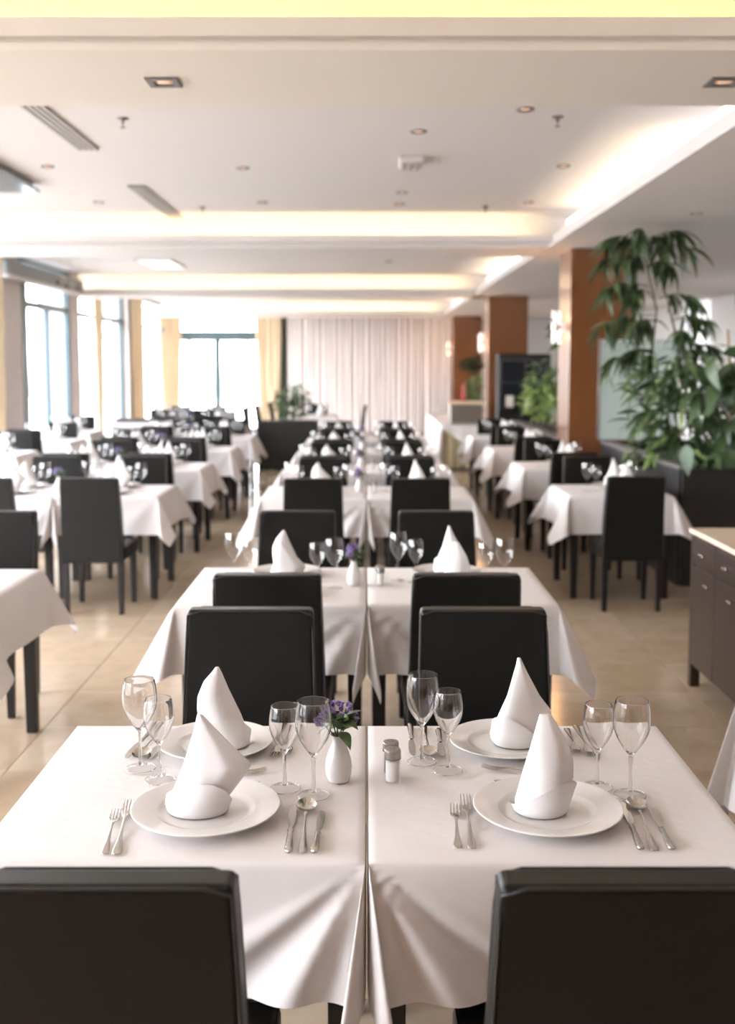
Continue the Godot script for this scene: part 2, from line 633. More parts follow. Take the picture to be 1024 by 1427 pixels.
func wine_glass_proto(called: String, h: float, r: float, rim: float, bowl: float, m: Material, seg: int) -> Node3D:
	var t := thing(called, "-", "glass")
	var b := MB.new()
	b.lathe(glass_bowl(h, r, rim, bowl), seg)
	part("bowl", b.mesh(), m, t)
	var st := MB.new()
	st.lathe(PackedVector2Array([Vector2(0, 0.0095), Vector2(0.0060, 0.0095), Vector2(0.0044, 0.020), Vector2(0.0036, 0.045), Vector2(0.0040, bowl - 0.018), Vector2(0.0056, bowl - 0.006), Vector2(0.004, bowl - 0.0045), Vector2(0, bowl - 0.0045)]), 16)
	part("stem", st.mesh(), m, t)
	var f := MB.new()
	f.lathe(PackedVector2Array([Vector2(0, 0.0004), Vector2(0.031, 0.0), Vector2(0.0335, 0.0006), Vector2(0.034, 0.0016), Vector2(0.030, 0.0026), Vector2(0.014, 0.0055), Vector2(0.0062, 0.0092), Vector2(0, 0.0093)]), seg)
	var foot := part("foot", f.mesh(), M.thin_glass, t)
	var fr := MB.new()
	fr.lathe(PackedVector2Array([Vector2(0.0332, 0.0004), Vector2(0.0349, 0.0004), Vector2(0.0354, 0.0014), Vector2(0.0347, 0.0026), Vector2(0.0334, 0.0028), Vector2(0.0332, 0.0004)]), seg)
	part("foot_rim", fr.mesh(), m, foot)
	return t

# outlines of the folded napkins: [height, x] up the left side, then up the right side
const NAP := [
	[[[0.0, -0.060], [0.02, -0.063], [0.10, -0.030], [0.17, -0.008], [0.207, 0.000]], [[0.0, 0.058], [0.03, 0.062], [0.06, 0.085], [0.098, 0.112], [0.106, 0.108], [0.16, 0.055], [0.19, 0.026], [0.207, 0.010]]],
	[[[0.0, -0.050], [0.02, -0.056], [0.06, -0.045], [0.12, -0.020], [0.20, 0.002], [0.214, 0.004]], [[0.0, 0.055], [0.03, 0.063], [0.07, 0.086], [0.084, 0.088], [0.12, 0.060], [0.18, 0.028], [0.214, 0.012]]],
	[[[0.0, -0.052], [0.02, -0.056], [0.12, -0.030], [0.207, -0.006]], [[0.0, 0.050], [0.03, 0.057], [0.075, 0.066], [0.106, 0.066], [0.15, 0.052], [0.19, 0.028], [0.207, 0.018]]],
	[[[0.0, -0.052], [0.04, -0.058], [0.09, -0.064], [0.12, -0.063], [0.16, -0.046], [0.185, -0.024], [0.194, -0.018]], [[0.0, 0.060], [0.03, 0.060], [0.08, 0.042], [0.14, 0.014], [0.18, -0.002], [0.194, -0.009]]]]

func along(l: Array, y: float) -> float:
	for k in l.size() - 1:
		if y <= l[k + 1][0]:
			return lerpf(l[k][1], l[k + 1][1], clampf((y - l[k][0]) / (l[k + 1][0] - l[k][0]), 0, 1))
	return l[l.size() - 1][1]

# a napkin folded to a standing peak with a turned-up cuff
func napkin_proto(v: int) -> Node3D:
	var t := thing("napkin", "-", "napkin")
	var L: Array = NAP[v][0]
	var R: Array = NAP[v][1]
	var H: float = L[L.size() - 1][0]
	var D := [[0.0, 0.043], [0.03, 0.045], [0.10, 0.030], [0.16, 0.014], [H, 0.004]]
	var at := func(a: float, y: float, o: float) -> Vector3:
		var l := along(L, y)
		var r := along(R, y)
		var dz := along(D, y)
		var c := cos(a)
		var x := (l + r) / 2 + ((r - l) / 2 + o) * c
		# the flap on the right lies flatter than the body
		var thin := 1.0 - 0.55 * smoothstep(0.2, 1.0, c) * smoothstep(0.03, 0.09, y)
		var z := (dz * thin + o) * sin(a)
		z += 0.0016 * sin(x * 70.0 + y * 22.0) * smoothstep(0.03, 0.08, y)
		return Vector3(x, y, z)
	var b := MB.new()
	b.grid(48, 28, func(u: float, s: float): return at.call(-u * TAU, s * H, 0.0), true)
	b.grid(48, 1, func(u: float, s: float):
		var p: Vector3 = at.call(-u * TAU, H, 0.0)
		return p.lerp(Vector3((L[L.size() - 1][1] + R[R.size() - 1][1]) / 2, H - 0.003, 0), s), true)
	part("body", b.mesh(), M.napkin_cloth, t)
	var c := MB.new()
	var ap: float = [1.75, 2.4, 0.9, 1.2][v]
	for side in 2:
		c.grid(48, 8, func(u: float, s: float):
			var a: float = u * TAU
			var rise := 0.016 + 0.058 * pow(0.5 + 0.5 * cos(a - ap), 2.2)
			var y := 0.001 + rise * s
			var o := 0.0045 + 0.0055 * s * s - (0.003 if s < 0.05 else 0.0) - 0.0016 * side
			return at.call(-a if false else a, y, o), true, side == 0)
	part("cuff", c.mesh(), M.napkin_cloth, t)
	return t

func sweep(pts: Array, seg := 10) -> MB:
	# pts: [z, half width, half thickness, y]
	var b := MB.new()
	var m := pts.size() - 1
	b.grid(seg, m, func(u: float, t: float):
		var q: Array = pts[int(round(t * m))]
		var a: float = u * TAU
		return Vector3(cos(a) * q[1], q[3] + sin(a) * q[2], q[0]), true, false)
	return b

# cutlery lies along z: handle end at +z, business end at -z
func fork_proto(l: float) -> Node3D:
	var t := thing("dinner_fork", "-", "fork")
	var k := l / 0.2
	part("handle", sweep([[0.1 * k, 0.0005, 0.0005, 0.002], [0.0985 * k, 0.0078, 0.0014, 0.002], [0.085 * k, 0.0085, 0.0016, 0.0022], [0.05 * k, 0.0052, 0.0018, 0.003], [0.01 * k, 0.0028, 0.0019, 0.006], [-0.02 * k, 0.0030, 0.0018, 0.008], [-0.034 * k, 0.006, 0.0014, 0.007], [-0.045 * k, 0.0112, 0.0011, 0.005], [-0.058 * k, 0.0122, 0.0010, 0.0042], [-0.060 * k, 0.012, 0.0004, 0.0042]]).mesh(), M.steel, t)
	for q in 4:
		var x := (q - 1.5) * 0.0066
		part("tine", sweep([[-0.056 * k, 0.0021, 0.0010, 0.0042], [-0.075 * k, 0.0019, 0.0010, 0.005], [-0.095 * k, 0.0013, 0.0008, 0.009], [-0.0995 * k, 0.0003, 0.0003, 0.0105]], 6).mesh(), M.steel, t, Vector3(x, 0, 0))
	return t

func knife_proto(l: float) -> Node3D:
	var t := thing("dinner_knife", "-", "knife")
	var k := l / 0.21
	part("handle", sweep([[0.105 * k, 0.0005, 0.0005, 0.005], [0.103 * k, 0.007, 0.0042, 0.005], [0.09 * k, 0.0086, 0.005, 0.0052], [0.05 * k, 0.0068, 0.0045, 0.005], [0.02 * k, 0.0052, 0.0038, 0.0045], [0.013 * k, 0.007, 0.0042, 0.0045], [0.008 * k, 0.0052, 0.0034, 0.0045], [0.0, 0.0045, 0.0025, 0.0045]]).mesh(), M.steel, t)
	var b := MB.new()
	var poly := PackedVector2Array()
	for q in [[0.0, 0.004], [-0.02, 0.0085], [-0.06, 0.010], [-0.09, 0.0085], [-0.102, 0.004], [-0.105, -0.001], [-0.1, -0.006], [-0.05, -0.0075], [0.0, -0.004]]:
		poly.append(Vector2(q[1], q[0] * k))
	b.sheet(poly, func(p: Vector2): return Vector3(p.x, 0.0052, p.y))
	b.sheet(poly, func(p: Vector2): return Vector3(p.x, 0.0036, p.y))
	var m := poly.size()
	b.grid(m, 1, func(u: float, s: float):
		var p := poly[int(round(u * m)) % m]
		return Vector3(p.x, lerpf(0.0036, 0.0052, s), p.y), true)
	part("blade", b.mesh(), M.steel, t)
	return t

func spoon_proto(l: float) -> Node3D:
	var t := thing("soup_spoon", "-", "spoon")
	var k := l / 0.21
	part("handle", sweep([[0.105 * k, 0.0005, 0.0005, 0.002], [0.1035 * k, 0.0082, 0.0014, 0.002], [0.09 * k, 0.009, 0.0016, 0.0022], [0.055 * k, 0.0054, 0.0018, 0.003], [0.015 * k, 0.0028, 0.0019, 0.007], [-0.02 * k, 0.003, 0.0018, 0.0105], [-0.036 * k, 0.0045, 0.0014, 0.0105], [-0.039 * k, 0.003, 0.0006, 0.0105]]).mesh(), M.steel, t)
	var b := MB.new()
	for side in 2:
		b.grid(28, 7, func(u: float, s: float):
			var a: float = u * TAU
			var e := 1.0 + 0.10 * cos(a)
			var x: float = sin(a) * 0.0215 * e * s
			var z: float = -0.071 * k + cos(a) * 0.0345 * s
			return Vector3(x, 0.0115 - 0.0095 * (1.0 - s * s) + (0.0 if side == 0 else -0.0009), z), true, side == 1)
	part("bowl", b.mesh(), M.steel, t)
	return t

func vase_proto() -> Node3D:
	var b := MB.new()
	b.lathe(PackedVector2Array([Vector2(0.0000, 0.0008), Vector2(0.0204, 0.0000), Vector2(0.0247, 0.0025), Vector2(0.0293, 0.0164), Vector2(0.0306, 0.0328), Vector2(0.0289, 0.0492), Vector2(0.0229, 0.0697), Vector2(0.0161, 0.0861), Vector2(0.0140, 0.0951), Vector2(0.0153, 0.1025), Vector2(0.0183, 0.1074), Vector2(0.0185, 0.1086), Vector2(0.0170, 0.1082), Vector2(0.0132, 0.1000), Vector2(0.0123, 0.0918), Vector2(0.0170, 0.0738), Vector2(0.0000, 0.0656)]), 28)
	return solo("bud_vase", b.mesh(), M.porcelain, "-", "vase")

func leaf_mesh(l: float, w: float, droop: float, fold: float, seg := 6) -> MB:
	var b := MB.new()
	b.grid(2, seg, func(u: float, t: float):
		var s := sin(PI * pow(t, 0.75)) * (1.0 - 0.15 * t) + (0.04 if t < 0.99 else 0.0)
		var x: float = (u - 0.5) * 2.0 * w * s
		return Vector3(x, absf(x) * fold - droop * l * t * t, l * t * (1.0 - 0.25 * droop * t)))
	return b

func bouquet_proto(v: int) -> Node3D:
	var t := thing("flower_posy", "-", "flowers")
	rng.seed = 400 + v
	var floret := MB.new()
	for q in 5:
		var lf := leaf_mesh(0.007, 0.0032, -0.3, 0.3, 3)
		floret.add(lf, Transform3D(Basis(Vector3.UP, q * TAU / 5) * Basis(Vector3.RIGHT, -0.5), Vector3.ZERO))
	var heads := [[Vector3(-0.020, 0.158, -0.006), 0], [Vector3(-0.004, 0.164, -0.018), 1], [Vector3(0.020, 0.162, -0.014), 0], [Vector3(0.030, 0.142, -0.008), 1], [Vector3(-0.040, 0.142, 0.004), 0]]
	for h in heads:
		var st := MB.new()
		var p: Vector3 = h[0]
		st.tube(PackedVector3Array([Vector3(p.x * 0.1, 0.071, p.z * 0.1), Vector3(p.x * 0.25, 0.108, p.z * 0.25), p]), PackedFloat32Array([0.0014]), 5)
		part("stem", st.mesh(), M.leaf1, t)
		var bl := MB.new()
		for q in 26:
			var d := Vector3(rng.randf_range(-1, 1), rng.randf_range(-0.7, 1), rng.randf_range(-1, 1)).normalized()
			var bs := Basis(Quaternion(Vector3.UP, d)) if absf(d.y) < 0.99 else Basis()
			bl.add(floret, Transform3D(bs, p + d * rng.randf_range(0.008, 0.014)))
		part("blossom", bl.mesh(), M.petal if h[1] == 0 else M.petal_dark, t)
	for q in 19:
		var a := q * 2.4 + rng.randf()
		var l := rng.randf_range(0.042, 0.060)
		var lf := MB.new()
		lf.add(leaf_mesh(l, l * 0.28, rng.randf_range(0.1, 0.5), 0.3), Transform3D(Basis(Vector3.UP, a) * Basis(Vector3.RIGHT, rng.randf_range(-0.9, 0.25)), Vector3(sin(a) * 0.008, rng.randf_range(0.110, 0.146), cos(a) * 0.008)))
		part("leaf", lf.mesh(), M.leaf2 if q % 3 == 0 else M.leaf1, t)
	var bd := MB.new()
	bd.lathe(PackedVector2Array([Vector2(0, -0.009), Vector2(0.005, -0.006), Vector2(0.0065, 0.0), Vector2(0.004, 0.008), Vector2(0, 0.011)]), 10, Vector3(0.014, 0.150, 0.020))
	part("bud", bd.mesh(), M.bud, t)
	return t

func shaker_proto(fill: Material) -> Node3D:
	var t := thing("salt_shaker" if fill == M.salt else "pepper_shaker", "-", "shaker")
	var b := MB.new()
	b.lathe(PackedVector2Array([Vector2(0, 0.001), Vector2(0.0145, 0), Vector2(0.016, 0.0015), Vector2(0.016, 0.045), Vector2(0.0145, 0.05), Vector2(0.0132, 0.05), Vector2(0.0135, 0.045), Vector2(0.0138, 0.006), Vector2(0.012, 0.005), Vector2(0, 0.005)]), 24)
	part("body", b.mesh(), M.thin_glass, t)
	var f := MB.new()
	f.lathe(PackedVector2Array([Vector2(0, 0.0055), Vector2(0.012, 0.0055), Vector2(0.0134, 0.007), Vector2(0.0134, 0.045), Vector2(0.012, 0.0465), Vector2(0, 0.047)]), 20)
	part("contents", f.mesh(), fill, t)
	var c := MB.new()
	c.lathe(PackedVector2Array([Vector2(0.0, 0.0502), Vector2(0.0168, 0.0502), Vector2(0.0168, 0.053), Vector2(0.0162, 0.0535), Vector2(0.0162, 0.066), Vector2(0.0155, 0.0685), Vector2(0.012, 0.0695), Vector2(0, 0.07)]), 24)
	var cap := part("cap", c.mesh(), M.brushed, t)
	var hd := MB.new()
	for q in 7:
		var a := q * TAU / 6
		var r := 0.0 if q == 6 else 0.006
		hd.lathe(PackedVector2Array([Vector2(0.0011, 0.0694), Vector2(0.0011, 0.0703), Vector2(0, 0.0703)]), 6, Vector3(cos(a) * r, 0, sin(a) * r))
	part("holes", hd.mesh(), M.vent_dark, cap)
	t.scale = Vector3.ONE * 1.15
	return t

# ---------------------------------------------------------------- setting a table
const ORD := ["front", "second", "third", "fourth", "fifth", "sixth", "seventh"]

func put_chair(x: float, z: float, facing: float, label: String, group: String) -> void:
	place("chair", chair_proto, Vector3(x, 0.001, z), facing, label, group)

func lay(x: float, z: float, far: bool, left: bool, where: String, detail: bool, nv: int) -> void:
	# one place on a table whose centre is (x, z)
	var s := -1.0 if far else 1.0
	var seat := ("far " if far else "near ") + ("left" if left else "right")
	var pz := z + s * 0.2
	place("plate", plate_proto, Vector3(x, TOP + 0.0045, pz), 0, "white plate at the %s place of %s" % [seat, where], "white dinner plates")
	var turn: float = 0.25 if left else -0.2
	place("napkin%d" % nv, napkin_proto.bind(nv), Vector3(x, TOP + 0.014, pz), turn, "white peaked napkin on the %s plate of %s" % [seat, where], "folded white napkins")
	var gs := 1.0 if not far else -1.0
	place("big_glass_far", wine_glass_proto.bind("wine_glass", 0.213, 0.0403, 0.0355, 0.092, M.thin_glass, 20), Vector3(x + gs * 0.222, TOP + 0.003, z + s * 0.08), 0, "larger stemmed wine glass at the %s place of %s" % [seat, where], "larger wine glasses")
	place("small_glass_far", wine_glass_proto.bind("small_wine_glass", 0.188, 0.0342, 0.0295, 0.085, M.thin_glass, 20), Vector3(x + gs * 0.148, TOP + 0.003, z + s * 0.04), 0, "smaller stemmed glass at the %s place of %s" % [seat, where], "smaller wine glasses")

func centrepiece(x: float, z: float, where: String) -> void:
	place("vase", vase_proto, Vector3(x - 0.055, TOP + 0.003, z), 0, "small white bud vase on %s" % where, "white bud vases")
	place("posy1", bouquet_proto.bind(1), Vector3(x - 0.055, TOP + 0.003, z), 1.0, "purple posy in the vase on %s" % where, "purple posies")
	place("salt", shaker_proto.bind(M.salt), Vector3(x + 0.058, TOP + 0.003, z + 0.012), 0, "glass salt shaker on %s" % where, "salt shakers")
	place("pepper", shaker_proto.bind(M.pepper), Vector3(x + 0.056, TOP + 0.003, z - 0.03), 0, "glass pepper shaker on %s" % where, "pepper shakers")

func pair(cx: float, cz: float, where: String, near := 0.57, far := 0.57, opts := {}) -> void:
	for side in [-1, 1]:
		var x: float = cx + side * (HX + 0.0055)
		var w := "left" if side < 0 else "right"
		if opts.get("only", 0) != 0 and opts.only != side:
			continue
		place("table", table_proto, Vector3(x, 0.001, cz), 0, "dark wooden table, %s half of %s" % [w, where], "dark dining tables")
		var ck := "cloth%d" % side
		if opts.get("hero", false):
			var cm := cloth_mesh(-side, 120, 3 + side, 0.262)
			var cl := solo("tablecloth", cm, M.linen, "white cloth over the %s half of %s" % [w, where], "tablecloth", Vector3(x, 0.0015, cz), 0, "white tablecloths")
			part("hem", hem_mesh(cm, 0.014), M.linen, cl)
		else:
			place(ck, func() -> Node3D: return solo("tablecloth", cloth_mesh(-side, 60, 11 + side), M.linen, "-", "tablecloth"), Vector3(x, 0.0015, cz), 0, "white cloth over the %s half of %s" % [w, where], "white tablecloths")
		var chx: float = cx + side * 0.36 + opts.get("dx", 0.0)
		if not opts.get("no_near", false):
			put_chair(chx + (side * 0.028 if opts.get("hero", false) else 0.0), cz + near, 0.0, "black leather chair, near %s seat of %s" % [w, where], "black dining chairs")
		put_chair(chx, cz - far, PI, "black leather chair, far %s seat of %s" % [w, where], "black dining chairs")
		if not opts.get("hero", false):
			for f in [false, true]:
				lay(cx + side * 0.36, cz, f, side < 0, where, false, (3 if f else 0) if side < 0 else (1 if f else 2))
	if not opts.get("hero", false) and not opts.has("only"):
		centrepiece(cx, cz + 0.02, where)

func single(cx: float, cz: float, where: String, opts := {}) -> void:
	place("table", table_proto, Vector3(cx, 0.001, cz), 0, "dark wooden table of %s" % where, "dark dining tables")
	place("cloth_free", func() -> Node3D: return solo("tablecloth", cloth_mesh(0, 60, 21), M.linen, "-", "tablecloth"), Vector3(cx, 0.0015, cz), 0, "white cloth draped over %s" % where, "white tablecloths")
	if not opts.get("no_near", false):
		put_chair(cx + opts.get("dx", -0.02), cz + 0.57, 0.0, "black leather chair on the near side of %s" % where, "black dining chairs")
	put_chair(cx + opts.get("dx", -0.02), cz - 0.57, PI, "black leather chair on the far side of %s" % where, "black dining chairs")
	for f in [false, true]:
		var seat := "far" if f else "near"
		var s := -1.0 if f else 1.0
		var px: float = cx + 0.06
		place("plate", plate_proto, Vector3(px, TOP + 0.0045, cz + s * 0.2), 0, "white plate on the %s side of %s" % [seat, where], "white dinner plates")
		place("napkin1" if f else "napkin2", napkin_proto.bind(1 if f else 2), Vector3(px, TOP + 0.014, cz + s * 0.2), -0.3, "white peaked napkin on the %s side of %s" % [seat, where], "folded white napkins")
		place("big_glass_far", wine_glass_proto.bind("wine_glass", 0.213, 0.0403, 0.0355, 0.092, M.thin_glass, 20), Vector3(cx - s * 0.19, TOP + 0.003, cz + s * 0.08), 0, "larger wine glass on the %s side of %s" % [seat, where], "larger wine glasses")
		place("small_glass_far", wine_glass_proto.bind("small_wine_glass", 0.188, 0.0342, 0.0295, 0.085, M.thin_glass, 20), Vector3(cx - s * 0.115, TOP + 0.003, cz + s * 0.05), 0, "smaller wine glass on the %s side of %s" % [seat, where], "smaller wine glasses")

func cutlery(kind: String, maker: Callable, hx: float, hz: float, tx: float, tz: float, label: String, group: String) -> void:
	# hx, hz: handle end; tx, tz: the other end
	var turn := atan2(hx - tx, hz - tz)
	place(kind, maker, Vector3((hx + tx) / 2, TOP + 0.0045, (hz + tz) / 2), turn, label, group)

func hero_table() -> void:
	var W := "the front centre table"
	pair(0.0, -2.345, W, 0.575, 0.675, {"hero": true})
	var Y := TOP + 0.0045
	for a in [[-0.336, -2.165, 1.0, "near left"], [-0.372, -2.565, 0.92, "far left"], [0.378, -2.165, 1.0, "near right"], [0.345, -2.575, 0.92, "far right"]]:
		var o := place("plate", plate_proto, Vector3(a[0], Y, a[1]), 0, "large white plate at the %s place of %s" % [a[3], W], "white dinner plates")
		o.scale = Vector3.ONE * a[2]
	for a in [[-0.352, -2.165, 0.0, 0, "near left"], [-0.352, -2.56, 0.0, 3, "far left"], [0.365, -2.165, 0.0, 2, "near right"], [0.365, -2.57, 0.0, 1, "far right"]]:
		place("napkin%d" % a[3], napkin_proto.bind(a[3]), Vector3(a[0], Y + 0.0105, a[1]), a[2], "white peaked napkin on the %s plate of %s" % [a[4], W], "folded white napkins")
	for a in [[-0.116, -2.267, "near left"], [0.577, -2.271, "near right"], [-0.528, -2.427, "far left"], [0.131, -2.468, "far right"]]:
		place("big_glass", wine_glass_proto.bind("wine_glass", 0.213, 0.0403, 0.0355, 0.092, M.glass, 48), Vector3(a[0], Y, a[1]), 0, "larger stemmed wine glass at the %s place of %s" % [a[2], W], "larger wine glasses")
	for a in [[-0.182, -2.307, "near left"], [0.514, -2.315, "near right"], [-0.47, -2.357, "far left"], [0.188, -2.414, "far right"]]:
		place("small_glass", wine_glass_proto.bind("small_wine_glass", 0.19, 0.0345, 0.0295, 0.086, M.glass, 48), Vector3(a[0], Y, a[1]), 0, "smaller stemmed glass at the %s place of %s" % [a[2], W], "smaller wine glasses")
	place("vase", vase_proto, Vector3(-0.064, Y, -2.355), 0, "small white bud vase on %s" % W, "white bud vases")
	place("posy0", bouquet_proto.bind(0), Vector3(-0.064, Y, -2.355), 0.2, "purple posy in the vase on %s" % W, "purple posies")
	place("salt", shaker_proto.bind(M.salt), Vector3(0.058, Y, -2.342), 0, "glass salt shaker on %s" % W, "salt shakers")
	place("pepper", shaker_proto.bind(M.pepper), Vector3(0.055, Y, -2.39), 0, "glass pepper shaker behind the salt on %s" % W, "pepper shakers")
	# cutlery
	var F := fork_proto.bind(0.2)
	var F2 := func() -> Node3D: return fork_proto(0.25)
	var K := knife_proto.bind(0.225)
	var K2 := knife_proto.bind(0.195)
	var S := spoon_proto.bind(0.25)
	cutlery("fork_s", F, -0.505, -1.985, -0.527, -2.18, "shorter fork left of the near left plate on %s" % W, "forks")
	cutlery("fork_l", F2, -0.483, -1.983, -0.510, -2.228, "longer fork left of the near left plate on %s" % W, "forks")
	cutlery("knife_l", K, -0.151, -1.988, -0.158, -2.208, "longer knife right of the near left plate on %s" % W, "knives")
	cutlery("spoon", S, -0.124, -1.988, -0.129, -2.242, "spoon right of the near left plate on %s" % W, "spoons")
	cutlery("knife_s", K2, -0.101, -1.988, -0.095, -2.178, "shorter knife right of the near left plate on %s" % W, "knives")
	cutlery("fork_s", F, 0.177, -2.002, 0.189, -2.215, "shorter fork left of the near right plate on %s" % W, "forks")
	cutlery("fork_l", F2, 0.205, -2.002, 0.214, -2.262, "longer fork left of the near right plate on %s" % W, "forks")
	cutlery("knife_l", K, 0.532, -2.002, 0.548, -2.222, "longer knife right of the near right plate on %s" % W, "knives")
	cutlery("spoon", S, 0.558, -1.997, 0.578, -2.25, "spoon right of the near right plate on %s" % W, "spoons")
	cutlery("knife_s", K2, 0.592, -1.999, 0.602, -2.195, "shorter knife right of the near right plate on %s" % W, "knives")
	cutlery("knife_l", K, -0.552, -2.705, -0.575, -2.485, "longer knife by the far left plate on %s" % W, "knives")
	cutlery("spoon", S, -0.532, -2.71, -0.545, -2.47, "spoon by the far left plate on %s" % W, "spoons")
	cutlery("knife_s", K2, -0.508, -2.668, -0.518, -2.475, "shorter knife by the far left plate on %s" % W, "knives")
	cutlery("fork_s", F, -0.185, -2.70, -0.196, -2.50, "shorter fork by the far left plate on %s" % W, "forks")
	cutlery("fork_l", F2, -0.212, -2.72, -0.222, -2.48, "longer fork by the far left plate on %s" % W, "forks")
	cutlery("knife_l", K, 0.113, -2.722, 0.112, -2.505, "longer knife by the far right plate on %s" % W, "knives")
	cutlery("spoon", S, 0.148, -2.722, 0.150, -2.48, "spoon by the far right plate on %s" % W, "spoons")
	cutlery("knife_s", K2, 0.184, -2.692, 0.182, -2.49, "shorter knife by the far right plate on %s" % W, "knives")
	cutlery("fork_s", F, 0.518, -2.70, 0.510, -2.505, "shorter fork by the far right plate on %s" % W, "forks")
	cutlery("fork_l", F2, 0.545, -2.72, 0.538, -2.48, "longer fork by the far right plate on %s" % W, "forks")
	cutlery("dessert_fork", func() -> Node3D: return fork_proto(0.175), -0.40, -2.372, -0.232, -2.405, "dessert fork lying across the left half of %s" % W, "forks")
	cutlery("dessert_spoon", func() -> Node3D: return spoon_proto(0.175), -0.235, -2.335, -0.42, -2.34, "dessert spoon lying across the left half of %s" % W, "spoons")
	cutlery("dessert_fork", func() -> Node3D: return fork_proto(0.175), 0.435, -2.385, 0.27, -2.425, "dessert fork lying across the right half of %s" % W, "forks")
	cutlery("dessert_spoon", func() -> Node3D: return spoon_proto(0.175), 0.29, -2.345, 0.46, -2.352, "dessert spoon lying across the right half of %s" % W, "spoons")

# ---------------------------------------------------------------- room
const XL := -5.18
const XR := 6.2
const ZB := -27.8
const ZF := 2.6
const CEIL := 3.25
const LOW := 2.9
const BEAMS := [[-5.10, -4.22], [-12.0, -11.06], [-19.4, -18.55], [-26.9, -26.05]]
const SX := 1.845
const PIER := -4.905

func strip_light(at: Vector3, size: Vector2, basis_: Basis, c: Color, e: float, called: String) -> void:
	var l := AreaLight3D.new()
	l.name = called
	l.area_size = size
	l.light_color = c
	l.light_energy = e
	l.shadow_enabled = true
	l.area_range = 30.0
	l.transform = Transform3D(basis_, at)
	add_child(l, true)

func build_lighting() -> void:
	var cam := Camera3D.new()
	cam.name = "camera"
	add_child(cam)
	cam.position = Vector3(0, 1.70, 0)
	cam.rotation_degrees.x = -5.36
	var at := CameraAttributesPhysical.new()
	at.frustum_focal_length = 35.0
	at.frustum_focus_distance = 2.45
	at.exposure_aperture = 2.5
	at.frustum_near = 0.05
	at.frustum_far = 200.0
	cam.attributes = at
	var f := 1493.0
	cam.set_frustum(1427.0 / f * 0.05, Vector2(1.0 / f, -63.4 / f) * 0.05, 0.05, 200.0)
	cam.current = true
	var env := Environment.new()
	env.background_mode = Environment.BG_SKY
	var sm := ProceduralSkyMaterial.new()
	sm.sky_top_color = Color(0.93, 0.95, 1.0)
	sm.sky_horizon_color = Color(1.0, 1.0, 1.0)
	sm.ground_bottom_color = Color(0.62, 0.63, 0.63)
	sm.ground_horizon_color = Color(0.88, 0.90, 0.90)
	sm.sky_energy_multiplier = 5.8
	sm.ground_energy_multiplier = 3.4
	var sky := Sky.new()
	sky.sky_material = sm
	env.sky = sky
	env.tonemap_mode = Environment.TONE_MAPPER_LINEAR
	env.tonemap_exposure = 0.43
	env.sdfgi_enabled = true
	env.ssao_enabled = true
	env.ssil_enabled = true
	var we := WorldEnvironment.new()
	we.name = "world"
	we.environment = env
	add_child(we)

func build_floor() -> void:
	var base := sspan("floor", Vector3(XL - 0.3, -0.2, ZB - 0.3), Vector3(XR + 0.3, -0.012, ZF + 0.3), M.grout, "floor of polished beige stone tiles with thin joints")
	var tw := 0.805
	var td := 0.547
	var tm := rb(tw - 0.004, 0.012, td - 0.004, 0.0015)
	var rest := MB.new()
	var tb := MB.new()
	tb.rbox(Vector3(tw - 0.004, 0.012, td - 0.004), 0.0015)
	var list := []
	for i in range(-6, 11):
		for j in range(-14, 50):
			var x0 := -1.52 + i * tw
			var z0 := -4.93 - (j - 0) * td + 0.0
			if x0 + tw > XR + 0.3 or x0 < XL - 0.35 or z0 < ZB - 0.25 or z0 > ZF:
				continue
			var c := Vector3(x0 + tw / 2, -0.006, z0 - td / 2)
			var zz := -c.z
			var vis := zz > 3.0 and absf(c.x) < zz * 0.36 + 0.5
			list.append([(0.0 if vis else 1000.0) + zz + absf(c.x) * 0.2, c])
	list.sort_custom(func(a, b): return a[0] < b[0])
	rng.seed = 5
	for k in list.size():
		var c: Vector3 = list[k][1]
		if k < 290:
			part("tile", tm, M["tile%d" % rng.randi_range(0, 3)], base, c - base.position)
		else:
			rest.add(tb, Transform3D(Basis(), c - base.position))
	var r := part("far_tiles", rest.mesh(), M.tile0, base)
	r.set_meta("kind", "stuff")

func trough_beam(k: int) -> void:
	# a beam across the room with a light trough on the side towards the camera
	var z0: float = BEAMS[k][0]
	var z1: float = BEAMS[k][1]
	var b := MB.new()
	var x0 := XL
	var x1 := SX + 0.25
	var prof := PackedVector2Array([
		Vector2(z0, CEIL + 0.05), Vector2(z0, LOW), Vector2(z1, LOW), Vector2(z1, LOW + 0.028), Vector2(z1 - 0.03, LOW + 0.034), Vector2(z1 - 0.03, LOW + 0.048), Vector2(z1 - 0.004, LOW + 0.055), Vector2(z1 - 0.004, LOW + 0.125), Vector2(z1 - 0.03, LOW + 0.125), Vector2(z1 - 0.03, LOW + 0.06), Vector2(z1 - 0.36, LOW + 0.06), Vector2(z1 - 0.36, CEIL + 0.05)])
	extrude(b, prof, x0, x1, true)
	struct("trim_%d" % (k + 1), b.mesh(), M.plaster_warm if k == 0 else M.plaster, "white ceiling beam with a light trough, number %d from the camera" % (k + 1))

